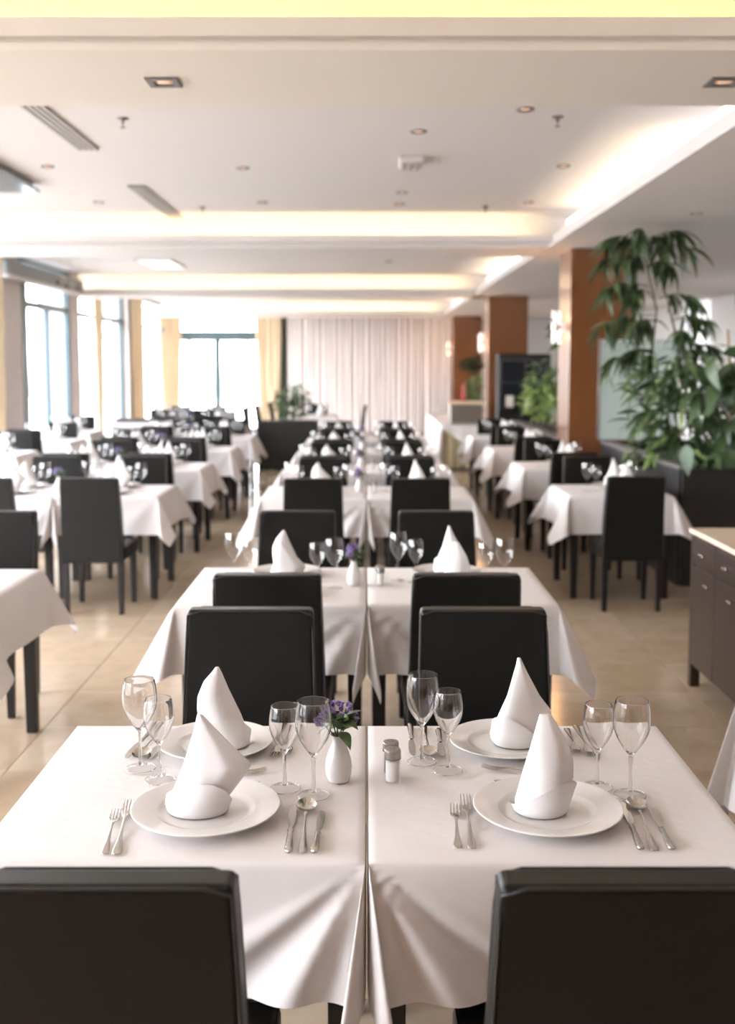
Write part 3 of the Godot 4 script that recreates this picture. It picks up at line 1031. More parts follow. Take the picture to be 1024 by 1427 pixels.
# profile of (z, y) extruded along x, or of (x, y) along z
func extrude(b: MB, prof: PackedVector2Array, t0: float, t1: float, along_x: bool) -> void:
	var m := prof.size()
	for k in m:
		var p := prof[k]
		var q := prof[(k + 1) % m]
		if (q - p).length() < 1e-6:
			continue
		b.grid(1, 1, func(u: float, v: float):
			var e: Vector2 = p.lerp(q, v)
			var t := lerpf(t0, t1, u)
			return Vector3(t, e.y, e.x) if along_x else Vector3(e.x, e.y, t), false, along_x)
	var tri := Geometry2D.triangulate_polygon(prof)
	for end in [t0, t1]:
		var st := b.v.size()
		for p in prof:
			b.v.append(Vector3(end, p.y, p.x) if along_x else Vector3(p.x, p.y, end))
			b.n.append((Vector3.RIGHT if along_x else Vector3.BACK) * (1.0 if end == maxf(t0, t1) else -1.0))
			b.uv.append(p)
		for i in tri:
			b.ix.append(st + i)

func build_shell() -> void:
	build_floor()
	sspan("ceiling", Vector3(XL - 0.3, CEIL, ZB - 0.3), Vector3(SX + 0.3, CEIL + 0.2, ZF + 0.3), M.plaster, "raised white coffer ceiling over the table rows")
	for k in 4:
		trough_beam(k)
	# lower ceiling on the right with its own light trough
	var b := MB.new()
	var prof := PackedVector2Array([Vector2(XR + 0.3, CEIL + 0.05), Vector2(SX + 0.36, CEIL + 0.05), Vector2(SX + 0.36, LOW + 0.06), Vector2(SX + 0.07, LOW + 0.06), Vector2(SX + 0.07, LOW + 0.125), Vector2(SX + 0.045, LOW + 0.125), Vector2(SX + 0.045, LOW + 0.055), Vector2(SX + 0.07, LOW + 0.048), Vector2(SX + 0.07, LOW + 0.036), Vector2(SX, LOW + 0.03), Vector2(SX, LOW), Vector2(XR + 0.3, LOW)])
	extrude(b, prof, ZB - 0.3, ZF + 0.3, false)
	struct("ceiling", b.mesh(), M.plaster, "lower white ceiling on the right side with stepped edge")
	# rear wall behind the camera
	sspan("wall_front", Vector3(XL - 0.3, 0, ZF), Vector3(XR + 0.3, CEIL, ZF + 0.2), M.veneer, "wood panelled wall behind the camera")
	# right wall with windows
	var zs := [[-19.5, -21.1], [-14.4, -16.2], [-9.4, -11.2]]
	var prev := ZF
	zs.reverse()
	for w in zs:
		sspan("wall_right", Vector3(XR, 0, w[0]), Vector3(XR + 0.25, LOW + 0.1, prev), M.wall_white, "white wall beyond the planter")
		prev = w[1]
	sspan("wall_right", Vector3(XR, 0, ZB - 0.3), Vector3(XR + 0.25, LOW + 0.1, prev), M.wall_white, "white wall beyond the planter")
	var n := 20
	for w in zs:
		var wn := Node3D.new()
		wn.name = "window_%d" % n
		n += 1
		add_child(wn)
		wn.set_meta("kind", "structure")
		wn.set_meta("label", "tall narrow window in the white right wall")
		span("pane", Vector3(XR + 0.12, 0.1, w[1]), Vector3(XR + 0.135, LOW, w[0]), M.pane, wn)
		span("frame", Vector3(XR + 0.10, 0, w[1]), Vector3(XR + 0.16, 0.1, w[0]), M.frame_blue, wn)
		var c := pleats(w[0] - w[1] + 0.1, LOW - 0.05, 0.018, 0.11, 0.0)
		part("sheer_curtain", c, M.sheer, wn, Vector3(XR - 0.02, 0.03, (w[0] + w[1]) / 2), Vector3(0, PI / 2, 0))
	# back wall
	sspan("wall_back", Vector3(-2.64, 0, ZB - 0.25), Vector3(-1.9, CEIL, ZB), M.frame_grey, "dark grey wall strip beside the cream curtain")
	sspan("wall_back", Vector3(-1.9, 0, ZB - 0.25), Vector3(XR + 0.3, CEIL, ZB), M.wall_white, "white back wall behind the long sheer curtain")
	var bw := window_unit("window_1", "wide bright window in the back wall, left of the sheer curtain", Vector3(XL, 0, ZB), Vector3(-2.64, CEIL, ZB), [0.235, 0.525, 0.83], [0.08, 0.17, 0.08], 2.47, 0.26, false)
	bw.name = "window_1"
	left_wall()

# pleated hanging sheet, width along x, hanging from y = h down to 0, pleats in z
func pleats(w: float, h: float, amp: float, period: float, gather: float, seed_ := 1, rows := 10) -> ArrayMesh:
	var b := MB.new()
	var nu := int(w / period * 10)
	var nz := FastNoiseLite.new()
	nz.seed = seed_
	nz.frequency = 1.4
	b.grid(nu, rows, func(u: float, v: float):
		var x: float = (u - 0.5) * w
		var g := 1.0 - gather * pow(v, 1.4)
		var xx := x + nz.get_noise_2d(x * 2.0, 3.0) * period * 0.6
		var z := amp * sin(xx / period * TAU) * (0.6 + 0.4 * nz.get_noise_2d(x * 3.0, v * 2.0 + 9.0)) + amp * 0.5 * nz.get_noise_2d(x * 6.0, v * 3.0)
		return Vector3(x * g, h * (1.0 - v), z))
	return b.mesh()

# a framed window between two points on the floor line and the head
func window_unit(called: String, label: String, a: Vector3, b: Vector3, mull: Array, widths: Array, transom: float, th: float, along_z: bool) -> Node3D:
	var wn := Node3D.new()
	wn.name = called
	add_child(wn)
	wn.set_meta("kind", "structure")
	wn.set_meta("label", label)
	var dir := (Vector3(b.x, 0, b.z) - Vector3(a.x, 0, a.z))
	var L := dir.length()
	dir = dir.normalized()
	var nrm := Vector3(-dir.z, 0, dir.x)
	var bar := func(nm: String, t0: float, t1: float, y0: float, y1: float, depth: float, m: Material):
		var p0: Vector3 = a + dir * t0 - nrm * depth / 2
		var p1: Vector3 = a + dir * t1 + nrm * depth / 2
		p0.y = y0
		p1.y = y1
		span(nm, p0, p1, m, wn)
	var H := b.y
	bar.call("frame", 0.0, 0.07, 0.0, H, 0.08, M.frame_blue)
	bar.call("frame", L - 0.07, L, 0.0, H, 0.08, M.frame_blue)
	bar.call("frame", 0.07, L - 0.07, H - 0.06, H, 0.08, M.frame_blue)
	bar.call("frame", 0.07, L - 0.07, 0.0, 0.10, 0.08, M.frame_blue)
	bar.call("transom", 0.07, L - 0.07, transom - th / 2, transom + th / 2, 0.10, M.frame_blue)
	var edges := [0.07]
	for k in mull.size():
		var c: float = mull[k] * L
		bar.call("mullion", c - widths[k] / 2, c + widths[k] / 2, 0.10, transom - th / 2, 0.08, M.frame_blue)
		edges.append(c)
	edges.append(L - 0.07)
	for k in edges.size() - 1:
		bar.call("pane", edges[k], edges[k + 1], 0.10, transom - th / 2, 0.012, M.pane)
	bar.call("pane", 0.07, L - 0.07, transom + th / 2, H - 0.06, 0.012, M.pane)
	return wn

func left_wall() -> void:
	# stone piers between the windows
	var piers := [[2.6, 2.2], [-2.6, -3.4], [-8.5, -9.3], [-14.5, -15.3], [-17.85, -18.4], [-22.2, -22.8], [-27.3, -27.8]]
	for k in piers.size():
		var p: Array = piers[k]
		var pier := sspan("wall_left", Vector3(XL - 0.25, 0, p[1]), Vector3(PIER, CEIL, p[0]), M.stone, "pale stone pier number %d of the window wall" % (k + 1))
		if k == 3 or k == 4:
			# stone courses
			var d: float = p[0] - p[1]
			for c in 6:
				part("stone_panel", rb(0.015, 0.52 - 0.006, d - 0.006, 0.002), M.stone, pier, Vector3(0.375 + 0.0078, -CEIL / 2 + 0.26 + c * 0.52, 0)).position.x = (PIER - (XL - 0.25)) / 2 + 0.0078
	var wins := [[2.2, -2.6], [-3.4, -8.5], [-9.3, -14.5], [-15.3, -17.85], [-18.4, -22.2], [-22.8, -27.3]]
	for k in wins.size():
		var w: Array = wins[k]
		var x := XL + 0.12
		var ml := [0.33, 0.66] if w[0] - w[1] > 4 else [0.5]
		var wd := [0.10, 0.10]
		if k == 3:
			x = -4.96
			ml = [0.56]
		window_unit("window_%d" % (k + 5), "tall window of the left wall, bay number %d from the camera" % (k + 1), Vector3(x, 0, w[0]), Vector3(x, CEIL - 0.02, w[1]), ml, wd, 2.6, 0.09, true)
	# dark jamb beside the stone pier
	sspan("trim_10", Vector3(-5.03, 0, -15.58), Vector3(-4.89, LOW, -15.32), M.frame_grey, "dark grey jamb beside the stone pier")
	# blind box over the window
	var t := thing("blind_box", "grey roller blind box above the left window between stone piers", "blind box", Vector3(-4.80, 2.9, -16.2))
	part("housing", rb(0.16, 0.19, 3.75, 0.01), M.blind_box, t, Vector3(0, 0.11, 0))
	part("lower_rail", rb(0.18, 0.045, 3.75, 0.008), M.blind_trim, t, Vector3(0.01, -0.008, 0))
	for q in 3:
		part("bracket", rb(0.03, 0.05, 0.09, 0.005), M.vent_dark, t, Vector3(0.095, 0.06, -0.3 - q * 0.55))
	# cream curtains
	var cs := [[-4.80, -14.05, 0.45, PI / 2, "cream curtain before the first stone pier at the left edge"], [-4.90, -19.7, 0.68, PI / 2, "cream curtain beyond the second stone pier"], [-4.84, -22.8, 1.05, PI / 2, "cream curtain between the two far left windows"], [-4.90, -26.9, 0.95, PI / 2 - 0.5, "cream curtain in the far left corner"], [-2.50, -27.5, 0.68, 0.0, "cream curtain at right of the wide back window"]]
	for c in cs:
		solo("cream_curtain", pleats(c[2], 3.18, 0.045, 0.12, 0.35, int(absf(c[1]) * 7)), M.curtain_cream, c[4], "curtain", Vector3(c[0], 0.03, c[1]), c[3], "cream curtains")
	# the terrace outside
	sspan("floor", Vector3(-30, -0.5, -60), Vector3(XL - 0.3, -0.08, 20), M.terrace, "pale terrace outside the left windows")
	sspan("floor", Vector3(XL - 0.3, -0.5, -60), Vector3(30, -0.08, ZB - 0.3), M.terrace, "pale terrace outside the back window")

func coves() -> void:
	# glowing strips lying in the troughs, each with its light just above it
	var up := Basis(Vector3.RIGHT, PI / 2)      # an AreaLight3D shines along -z; turned to shine up
	var warm := Color(1.0, 0.90, 0.72)
	var back := Basis(Vector3.RIGHT, 0.7)      # up and towards the trough wall
	for k in 4:
		var z1: float = BEAMS[k][1]
		var x0 := XL + 0.1
		var x1 := SX - 0.15
		var near := k == 0
		var t := solo("cove_strip", bx(x1 - x0, 0.012, 0.03), M.led_near if near else M.led, "glowing strip in the trough of ceiling beam %d from the camera" % (k + 1), "light strip", Vector3((x0 + x1) / 2, LOW + 0.067, z1 - 0.10), 0, "cove light strips")
		strip_light(Vector3((x0 + x1) / 2, LOW + 0.078, z1 - 0.10), Vector2(x1 - x0, 0.03), back, Color(1.0, 0.95, 0.56) if near else warm, COVE_E * (x1 - x0), "cove_light")
	var seg := [[-3.6, 2.0], [-5.9, -5.3], [-10.6, -7.1], [-18.1, -12.3], [-25.6, -19.7]]
	for k in seg.size():
		var s: Array = seg[k]
		var l: float = s[1] - s[0]
		solo("cove_strip", bx(0.03, 0.012, l), M.led, "glowing strip in the right ceiling trough, section %d from the camera" % (k + 1), "light strip", Vector3(SX + 0.16, LOW + 0.067, (s[0] + s[1]) / 2), 0, "cove light strips")
		strip_light(Vector3(SX + 0.16, LOW + 0.08, (s[0] + s[1]) / 2), Vector2(0.03, l), up, Color(1.0, 0.90, 0.74), COVE_E * l * 0.5, "cove_light")

const COVE_E := 1.0

func ceiling_fittings() -> void:
	var ring := MB.new()
	ring.lathe(PackedVector2Array([Vector2(0.034, 0.004), Vector2(0.036, -0.004), Vector2(0.05, -0.006), Vector2(0.055, -0.003), Vector2(0.055, 0.004)]), 24)
	var rm := ring.mesh()
	var disc := MB.new()
	disc.lathe(PackedVector2Array([Vector2(0, -0.002), Vector2(0.02, -0.001), Vector2(0.035, 0.002), Vector2(0, 0.006)]), 20)
	var dm := disc.mesh()
	var spots := [[-0.894, -7.882], [0.314, -6.674], [-0.911, -9.5], [0.289, -8.971], [0.88, -6.107], [1.40, -7.8], [1.40, -9.5], [-2.331, -9.5], [-2.283, -7.826], [0.285, -9.6], [-0.9, -13.2], [0.3, -14.8], [-2.3, -12.6]]
	var nm := ["above the second left-aisle row", "nearest the square ceiling speaker", "left of centre before the far cove", "behind the square ceiling speaker", "at right behind the near beam", "by the right trough, nearer one", "by the right trough, farther one", "far left before the far cove", "at left beside the metal hatch", "small one behind the speaker", "in the second coffer, left of centre", "in the second coffer, at right", "in the second coffer, near the bright panel"]
	for k in spots.size():
		downlight(Vector3(spots[k][0] * 1.09, CEIL - 0.004, spots[k][1] * 1.09), rm, dm, false, "small round downlight in the coffer, " + nm[k])
	for k in 2:
		downlight(Vector3([-0.86, 1.51][k], LOW - 0.004, -4.67), rm, dm, true, "square-rimmed downlight in the near beam, %s one" % ["left", "right"][k])
	for k in 4:
		downlight(Vector3([2.6, 3.1, 3.6, 2.7][k], LOW - 0.004, [-8.6, -11.2, -13.5, -13.9][k]), rm, dm, false, "small downlight in the low right ceiling, %s one from the camera" % ["first", "second", "third", "fourth"][k])
	# sprinklers
	var sp := [[-1.406, -6.332, "left one near the front diffuser"], [1.093, -6.297, "right one near the front"], [-1.478, -9.8, "left one before the far cove"], [1.06, -9.75, "right one before the far cove"]]
	for s in sp:
		var t := thing("sprinkler", "brass fire sprinkler on the coffer ceiling, %s" % s[2], "sprinkler", Vector3(s[0] * 1.09, CEIL, s[1] * 1.09), 0, "ceiling sprinklers")
		var b := MB.new()
		b.lathe(PackedVector2Array([Vector2(0, -0.03), Vector2(0.012, -0.03), Vector2(0.012, -0.012), Vector2(0.035, -0.006), Vector2(0.037, 0)]), 16)
		part("rosette", b.mesh(), M.grey_metal, t)
		var d := MB.new()
		d.lathe(PackedVector2Array([Vector2(0, -0.062), Vector2(0.018, -0.060), Vector2(0.018, -0.057), Vector2(0.004, -0.055), Vector2(0.004, -0.03), Vector2(0, -0.03)]), 12)
		part("deflector", d.mesh(), M.grey_metal, t)
	# linear diffusers
	for k in 2:
		var z0: float = [-5.3, -9.4][k]
		var z1: float = [-7.85, -11.35][k]
		var t := thing("air_diffuser", "long slotted air diffuser in the coffer ceiling, %s one" % ["nearer", "farther"][k], "air vent", Vector3(-1.99, CEIL, (z0 + z1) / 2), 0, "slot air diffusers")
		var l := z0 - z1
		part("backing", bx(0.15, 0.004, l), M.vent_dark, t, Vector3(0, -0.003, 0))
		for q in 4:
			part("slat", rb(0.026, 0.012, l, 0.002), M.vent, t, Vector3(-0.06 + q * 0.04, -0.011, 0))
	# square speaker
	var sk := thing("ceiling_speaker", "square white speaker box with louvres on the coffer ceiling", "speaker", Vector3(0.335, CEIL, -8.25))
	part("housing", rb(0.18, 0.05, 0.3, 0.01), M.white_plastic, sk, Vector3(0, -0.025, 0))
	for q in 3:
		part("louvre", rb(0.03, 0.012, 0.26, 0.003), M.vent, sk, Vector3(-0.05 + q * 0.05, -0.056, 0))
	# metal hatch at far left
	var h := thing("ceiling_hatch", "glossy blue grey metal hatch hanging below the coffer ceiling at left", "hatch", Vector3(-3.27, CEIL, -8.4))
	part("panel", rb(0.95, 0.03, 1.9, 0.006), M.hatch, h, Vector3(0, -0.06, 0))
	part("collar", bx(0.85, 0.045, 1.8), M.vent, h, Vector3(0, -0.0225, 0))
	# light panel in the second coffer
	var p := thing("ceiling_panel_light", "bright square ceiling light panel in the second coffer", "ceiling light", Vector3(-3.1, CEIL, -16.4))
	part("frame", rb(0.52, 0.02, 1.4, 0.004), M.white_plastic, p, Vector3(0, -0.01, 0))
	part("diffuser", bx(0.47, 0.006, 1.34), M.panel, p, Vector3(0, -0.0235, 0))
	strip_light(Vector3(-3.1, CEIL - 0.03, -16.4), Vector2(0.47, 1.34), Basis(Vector3.RIGHT, -PI / 2), Color(1, 0.98, 0.95), 0.5, "panel_light")

func downlight(at: Vector3, rm: Mesh, dm: Mesh, square: bool, label: String) -> void:
	var t := thing("downlight", label, "downlight", at, 0, "recessed downlights")
	if square:
		var b := MB.new()
		for s in [-1, 1]:
			b.rbox(Vector3(0.14, 0.01, 0.03), 0.003, Vector3(0, -0.001, s * 0.055))
			b.rbox(Vector3(0.03, 0.01, 0.08), 0.003, Vector3(s * 0.055, -0.001, 0))
		part("square_rim", b.mesh(), M.grey_metal, t)
		part("lens", dm, M.bulb_dim, t)
	else:
		part("rim", rm, M.ring, t)
		part("lens", dm, M.bulb_dim, t)
	var l := SpotLight3D.new()
	l.name = "lamp"
	l.light_color = Color(1.0, 0.88, 0.74)
	l.light_energy = 0.3
	l.spot_angle = 50
	l.spot_range = 30
	l.spot_attenuation = 2
	l.light_size = 0.03
	l.shadow_enabled = true
	t.add_child(l)
	l.position = Vector3(0, -0.012, 0)
	l.rotation.x = -PI / 2

# ---------------------------------------------------------------- columns, sconces
func columns() -> void:
	var cz := [-11.13, -18.6, -26.1]
	for k in 3:
		var z: float = cz[k]
		var lab: String = ["nearest wood-veneered column behind the tall plant", "middle wood-veneered column above the black cabinet", "farthest wood-veneered column beside the sheer curtain"][k]
		var t := thing("wood_column", lab, "column", Vector3(2.435, 0.001, z - 0.32), 0, "wood veneered columns")
		part("shaft", rb(0.685, LOW - 0.004, 0.64, 0.006), M.veneer, t, Vector3(0, LOW / 2, 0))
		part("plinth", bx(0.70, 0.08, 0.655), M.dark_wood, t, Vector3(0, 0.04, 0))
		var lx := 2.435 - 0.3425
		var sc := thing("wall_sconce", "glass two-lamp sconce on the %s column" % ["nearest", "middle", "farthest"][k], "sconce", Vector3(lx - 0.003, 2.11, z - 0.3), 0, "column sconces")
		part("back_plate", rb(0.012, 0.10, 0.07, 0.004), M.chrome, sc, Vector3(-0.006, 0, 0))
		part("arm", rb(0.06, 0.03, 0.03, 0.006), M.chrome, sc, Vector3(-0.04, 0, 0))
		var g := MB.new()
		g.lathe(PackedVector2Array([Vector2(0.05, -0.17), Vector2(0.05, 0.17), Vector2(0.047, 0.17), Vector2(0.047, -0.17), Vector2(0.05, -0.17)]), 20)
		part("glass_cylinder", g.mesh(), M.thin_glass, sc, Vector3(-0.085, 0, 0))
		part("collar", rb(0.075, 0.05, 0.075, 0.02), M.chrome, sc, Vector3(-0.085, 0, 0))
		for s in [-1, 1]:
			var b := MB.new()
			b.lathe(PackedVector2Array([Vector2(0, -0.028), Vector2(0.016, -0.022), Vector2(0.024, 0), Vector2(0.016, 0.022), Vector2(0, 0.028)]), 14)
			part("bulb", b.mesh(), M.bulb_warm, sc, Vector3(-0.085, s * 0.10, 0))
			var l := OmniLight3D.new()
			l.name = "lamp"
			l.light_color = Color(1.0, 0.76, 0.5)
			l.light_energy = 0.5
			l.omni_range = 30
			l.omni_attenuation = 2
			l.light_size = 0.02
			l.shadow_enabled = true
			sc.add_child(l, true)
			l.position = Vector3(-0.085, s * 0.10, 0)

# ---------------------------------------------------------------- plants
func leaf_at(p: Vector3, dir: Vector3, roll: float) -> Transform3D:
	var z := dir.normalized()
	var x := Vector3.UP.cross(z)
	if x.length() < 0.05:
		x = Vector3.RIGHT
	x = x.normalized()
	var y := z.cross(x)
	return Transform3D(Basis(x, y, z) * Basis(Vector3.BACK, roll), p)

func planters() -> void:
	var t := thing("planter_box", "long black planter box behind the right-hand tables", "planter", Vector3(3.15, 0.001, -9.6))
	part("front_panel", rb(1.5, 0.91, 0.04, 0.006), M.black_lacquer, t, Vector3(0.02, 0.455, 1.42))
	part("side_panel", rb(0.06, 0.91, 2.8, 0.006), M.black_lacquer, t, Vector3(-0.72, 0.455, 0))
	part("side_panel", rb(0.06, 0.91, 2.8, 0.006), M.black_lacquer, t, Vector3(0.75, 0.455, 0))
	part("back_panel", rb(1.5, 0.91, 0.04, 0.006), M.black_lacquer, t, Vector3(0.02, 0.455, -1.42))
	part("ledge", rb(0.13, 0.025, 2.84, 0.005), M.grey_metal, t, Vector3(-0.69, 0.923, 0))
	part("soil", bx(1.40, 0.04, 2.78), M.soil, t, Vector3(0.02, 0.82, -0.02))
	# the next planter, behind the first column
	var t2 := thing("planter_box", "black planter box beyond the nearest column", "planter", Vector3(3.09, 0.001, -14.7))
	part("body", rb(1.5, 0.80, 5.4, 0.01), M.black_lacquer, t2, Vector3(0.02, 0.4, 0))
	part("ledge", rb(0.15, 0.025, 5.4, 0.005), M.grey_metal, t2, Vector3(-0.68, 0.813, 0))
	part("soil", bx(1.30, 0.02, 4.5), M.soil, t2, Vector3(0.07, 0.812, 0))
	var t3 := thing("planter_box", "dark planter box at the far end between the rows", "planter", Vector3(-1.30, 0.001, -17.75))
	part("body", rb(0.98, 0.79, 0.45, 0.01), M.black_lacquer, t3, Vector3(0, 0.395, 0))
	part("soil", bx(0.9, 0.02, 0.38), M.soil, t3, Vector3(0, 0.79, 0))
	# frosted screen by the column
	var fs := thing("glass_screen", "frosted glass screen standing behind the tall plant", "screen", Vector3(2.80, 0.94, -11.06))
	part("panel", rb(0.80, 1.03, 0.015, 0.003), M.frosted, fs, Vector3(0, 0.515, 0))
	part("edge_post", rb(0.02, 1.04, 0.03, 0.003), M.brushed, fs, Vector3(-0.41, 0.52, 0))
	tall_plant()
	monstera()
	bushes()

func tall_plant() -> void:
	var t := thing("tall_ficus", "tall drooping plant with long narrow leaves in the black planter", "plant", Vector3(2.52, 0.842, -9.5))
	rng.seed = 77
	var B := t.position
	var leaves := []
	var lb := []
	for k in 4:
		lb.append(leaf_mesh([0.24, 0.28, 0.20, 0.26][k], [0.018, 0.021, 0.017, 0.022][k], [0.25, 0.4, 0.15, 0.55][k], 0.35, 4))
		leaves.append(leaf_mesh([0.26, 0.30, 0.22, 0.28][k], [0.020, 0.023, 0.019, 0.025][k], [0.25, 0.4, 0.15, 0.55][k], 0.35).mesh())
	# trunks
	var trunks := [[Vector3(0, 0, 0), Vector3(-0.05, 0.7, 0.05), Vector3(0.02, 1.35, 0.02), Vector3(-0.12, 1.86, 0.05)], [Vector3(0.15, 0, 0.1), Vector3(0.12, 0.5, 0.08), Vector3(0.22, 1.0, 0.05), Vector3(0.10, 1.5, 0.0)]]
	for tr in trunks:
		var b := MB.new()
		var c := Curve3D.new()
		for p in tr:
			c.add_point(p)
		var pts := PackedVector3Array()
		var rr := PackedFloat32Array()
		for q in 15:
			pts.append(c.sample_baked(c.get_baked_length() * q / 14.0))
			rr.append(lerpf(0.016, 0.006, q / 14.0))
		b.tube(pts, rr, 7)
		part("trunk", b.mesh(), M.bark, t)
	# twigs: where each fan of leaves springs from and where it reaches to (relative to the base)
	var fans := [
		[Vector3(-0.12, 1.90, 0.05), Vector3(-0.42, 1.96, 0.10)], [Vector3(-0.12, 1.90, 0.05), Vector3(-0.20, 2.02, 0.25)], [Vector3(-0.10, 1.90, 0.05), Vector3(0.18, 2.02, 0.12)], [Vector3(-0.10, 1.85, 0.05), Vector3(0.24, 1.86, 0.2)],
		[Vector3(-0.12, 1.80, 0.05), Vector3(-0.48, 1.76, 0.12)], [Vector3(-0.12, 1.75, 0.05), Vector3(-0.28, 1.74, 0.25)], [Vector3(-0.08, 1.70, 0.05), Vector3(0.05, 1.72, 0.25)],
		[Vector3(-0.06, 1.55, 0.03), Vector3(-0.46, 1.52, 0.12)], [Vector3(-0.05, 1.50, 0.03), Vector3(-0.26, 1.44, 0.22)], [Vector3(0.05, 1.45, 0.0), Vector3(0.30, 1.42, 0.20)],
		[Vector3(0.0, 1.30, 0.02), Vector3(-0.50, 1.20, 0.15)], [Vector3(0.0, 1.25, 0.02), Vector3(-0.24, 1.18, 0.25)], [Vector3(0.15, 1.25, 0.02), Vector3(0.42, 1.25, 0.15)], [Vector3(0.2, 1.1, 0.02), Vector3(0.20, 1.14, 0.28)],
		[Vector3(0.18, 1.0, 0.04), Vector3(0.46, 1.02, 0.20)], [Vector3(0.0, 1.0, 0.04), Vector3(-0.42, 0.88, 0.20)], [Vector3(0.0, 0.9, 0.04), Vector3(-0.12, 0.92, 0.30)], [Vector3(0.15, 0.85, 0.05), Vector3(0.32, 0.86, 0.30)]]
	var n := 0
	for k in fans.size():
		var a: Vector3 = fans[k][0]
		var e: Vector3 = fans[k][1]
		var b := MB.new()
		b.tube(PackedVector3Array([a, (a + e) / 2 + Vector3(0, 0.05, 0), e]), PackedFloat32Array([0.006, 0.004, 0.002]), 5)
		part("branch", b.mesh(), M.bark, t)
		for q in 16:
			n += 1
			var s := lerpf(0.25, 1.0, q / 15.0)
			var p := a.lerp(e, s) + Vector3(0, 0.2 * s * (1.0 - s), 0)
			var out := e - a
			out.y = 0
			var d := out.normalized() * rng.randf_range(0.1, 0.75) + Vector3(rng.randf_range(-0.5, 0.5), rng.randf_range(-1.15, -0.1), rng.randf_range(-0.4, 0.7))
			var o := part("leaf", leaves[rng.randi_range(0, 3)], M["leaf%d" % [0, 1, 1, 0, 2, 4][rng.randi_range(0, 5)]], t)
			o.transform = leaf_at(p, d, rng.randf_range(-0.7, 0.7))
	var more := MB.new()
	for k in fans.size():
		var a: Vector3 = fans[k][0]
		var e: Vector3 = fans[k][1]
		for q in 14:
			var s := rng.randf_range(0.2, 1.0)
			var out := e - a
			out.y = 0
			var d := out.normalized() * rng.randf_range(0.0, 0.8) + Vector3(rng.randf_range(-0.5, 0.5), rng.randf_range(-1.1, 0.0), rng.randf_range(-0.5, 0.6))
			more.add(lb[q % 4], leaf_at(a.lerp(e, s) + Vector3(0, 0.2 * s * (1.0 - s), 0), d, rng.randf_range(-0.7, 0.7)).scaled_local(Vector3.ONE * 0.85))
	var mo := part("small_leaves", more.mesh(), M.leaf2, t)
	mo.set_meta("kind", "stuff")
	# the undergrowth at its foot is a shrub of its own
	var u := thing("leafy_shrub", "dense grey green shrub at the foot of the tall plant", "plant", Vector3(2.66, 0.843, -9.12))
	var sb := MB.new()
	sb.tube(PackedVector3Array([Vector3(0, 0, 0), Vector3(0.02, 0.4, 0.02), Vector3(0.0, 0.75, 0.0)]), PackedFloat32Array([0.012, 0.01, 0.006]), 6)
	part("stem", sb.mesh(), M.bark, u)
	for q in 280:
		var a := rng.randf() * TAU
		var r := sqrt(rng.randf())
		var y := rng.randf_range(0.0, 1.0)
		var wd := lerpf(0.40, 0.44, y)
		var p := Vector3(cos(a) * r * wd, y, sin(a) * r * 0.30 + 0.05)
		var d := Vector3(cos(a) + rng.randf_range(-0.5, 0.5), rng.randf_range(-0.9, 0.5), sin(a) * 0.6 + rng.randf_range(-0.2, 0.8))
		var o := part("leaf", leaves[rng.randi_range(0, 3)], M["leaf%d" % [1, 2, 2, 0, 1, 3][rng.randi_range(0, 5)]], u)
		o.transform = leaf_at(p, d, rng.randf_range(-0.8, 0.8)).scaled_local(Vector3(1.25, 1.0, 1.0) * rng.randf_range(0.7, 1.1))
	for g in 2:
		var thick := MB.new()
		for q in 230:
			var a := rng.randf() * TAU
			var r := sqrt(rng.randf())
			var y := rng.randf_range(-0.02, 0.85)
			var p := Vector3(cos(a) * r * 0.42, y, sin(a) * r * 0.32)
			var d := Vector3(cos(a) + rng.randf_range(-0.7, 0.7), rng.randf_range(-0.8, 0.7), rng.randf_range(-0.5, 0.9))
			thick.add(lb[q % 4], leaf_at(p, d, rng.randf_range(-0.8, 0.8)).scaled_local(Vector3(1.2, 1, 1) * rng.randf_range(0.5, 0.85)))
		var th := part("small_leaves", thick.mesh(), [M.leaf2, M.leaf1][g], u)
		th.set_meta("kind", "stuff")

func split_leaf(r: float, seed_: int) -> ArrayMesh:
	# heart-shaped blade with deep side cuts; stalk joins at the origin, tip along +y of the outline
	var g := RandomNumberGenerator.new()
	g.seed = seed_
	var pts := PackedVector2Array()
	var half := PackedVector2Array()
	half.append(Vector2(0.0, -0.02))
	half.append(Vector2(0.16, -0.24))
	for k in 5:
		var t := k / 5.0
		var ang := lerpf(-0.75, 1.15, t)
		var rad := lerpf(0.60, 0.80, t)
		var a0 := ang - 0.13
		var a1 := ang + 0.13
		half.append(Vector2(cos(a0) * rad * 0.98, sin(a0) * rad + 0.12))
		half.append(Vector2(cos(a1) * rad, sin(a1) * rad + 0.14))
		var ac := ang + 0.21
		var rc := rad * g.randf_range(0.38, 0.5)
		half.append(Vector2(cos(ac) * rc, sin(ac) * rc + 0.16))
	half.append(Vector2(0.0, 1.02))
	for p in half:
		pts.append(p * r)
	for k in range(half.size() - 2, 0, -1):
		pts.append(Vector2(-half[k].x, half[k].y) * r)
	var b := MB.new()
	b.sheet(pts, func(q: Vector2): return Vector3(q.x, absf(q.x) * 0.25 - 0.5 * q.y * q.y / r - 0.25 * q.x * q.x / r, q.y))
	return b.mesh()

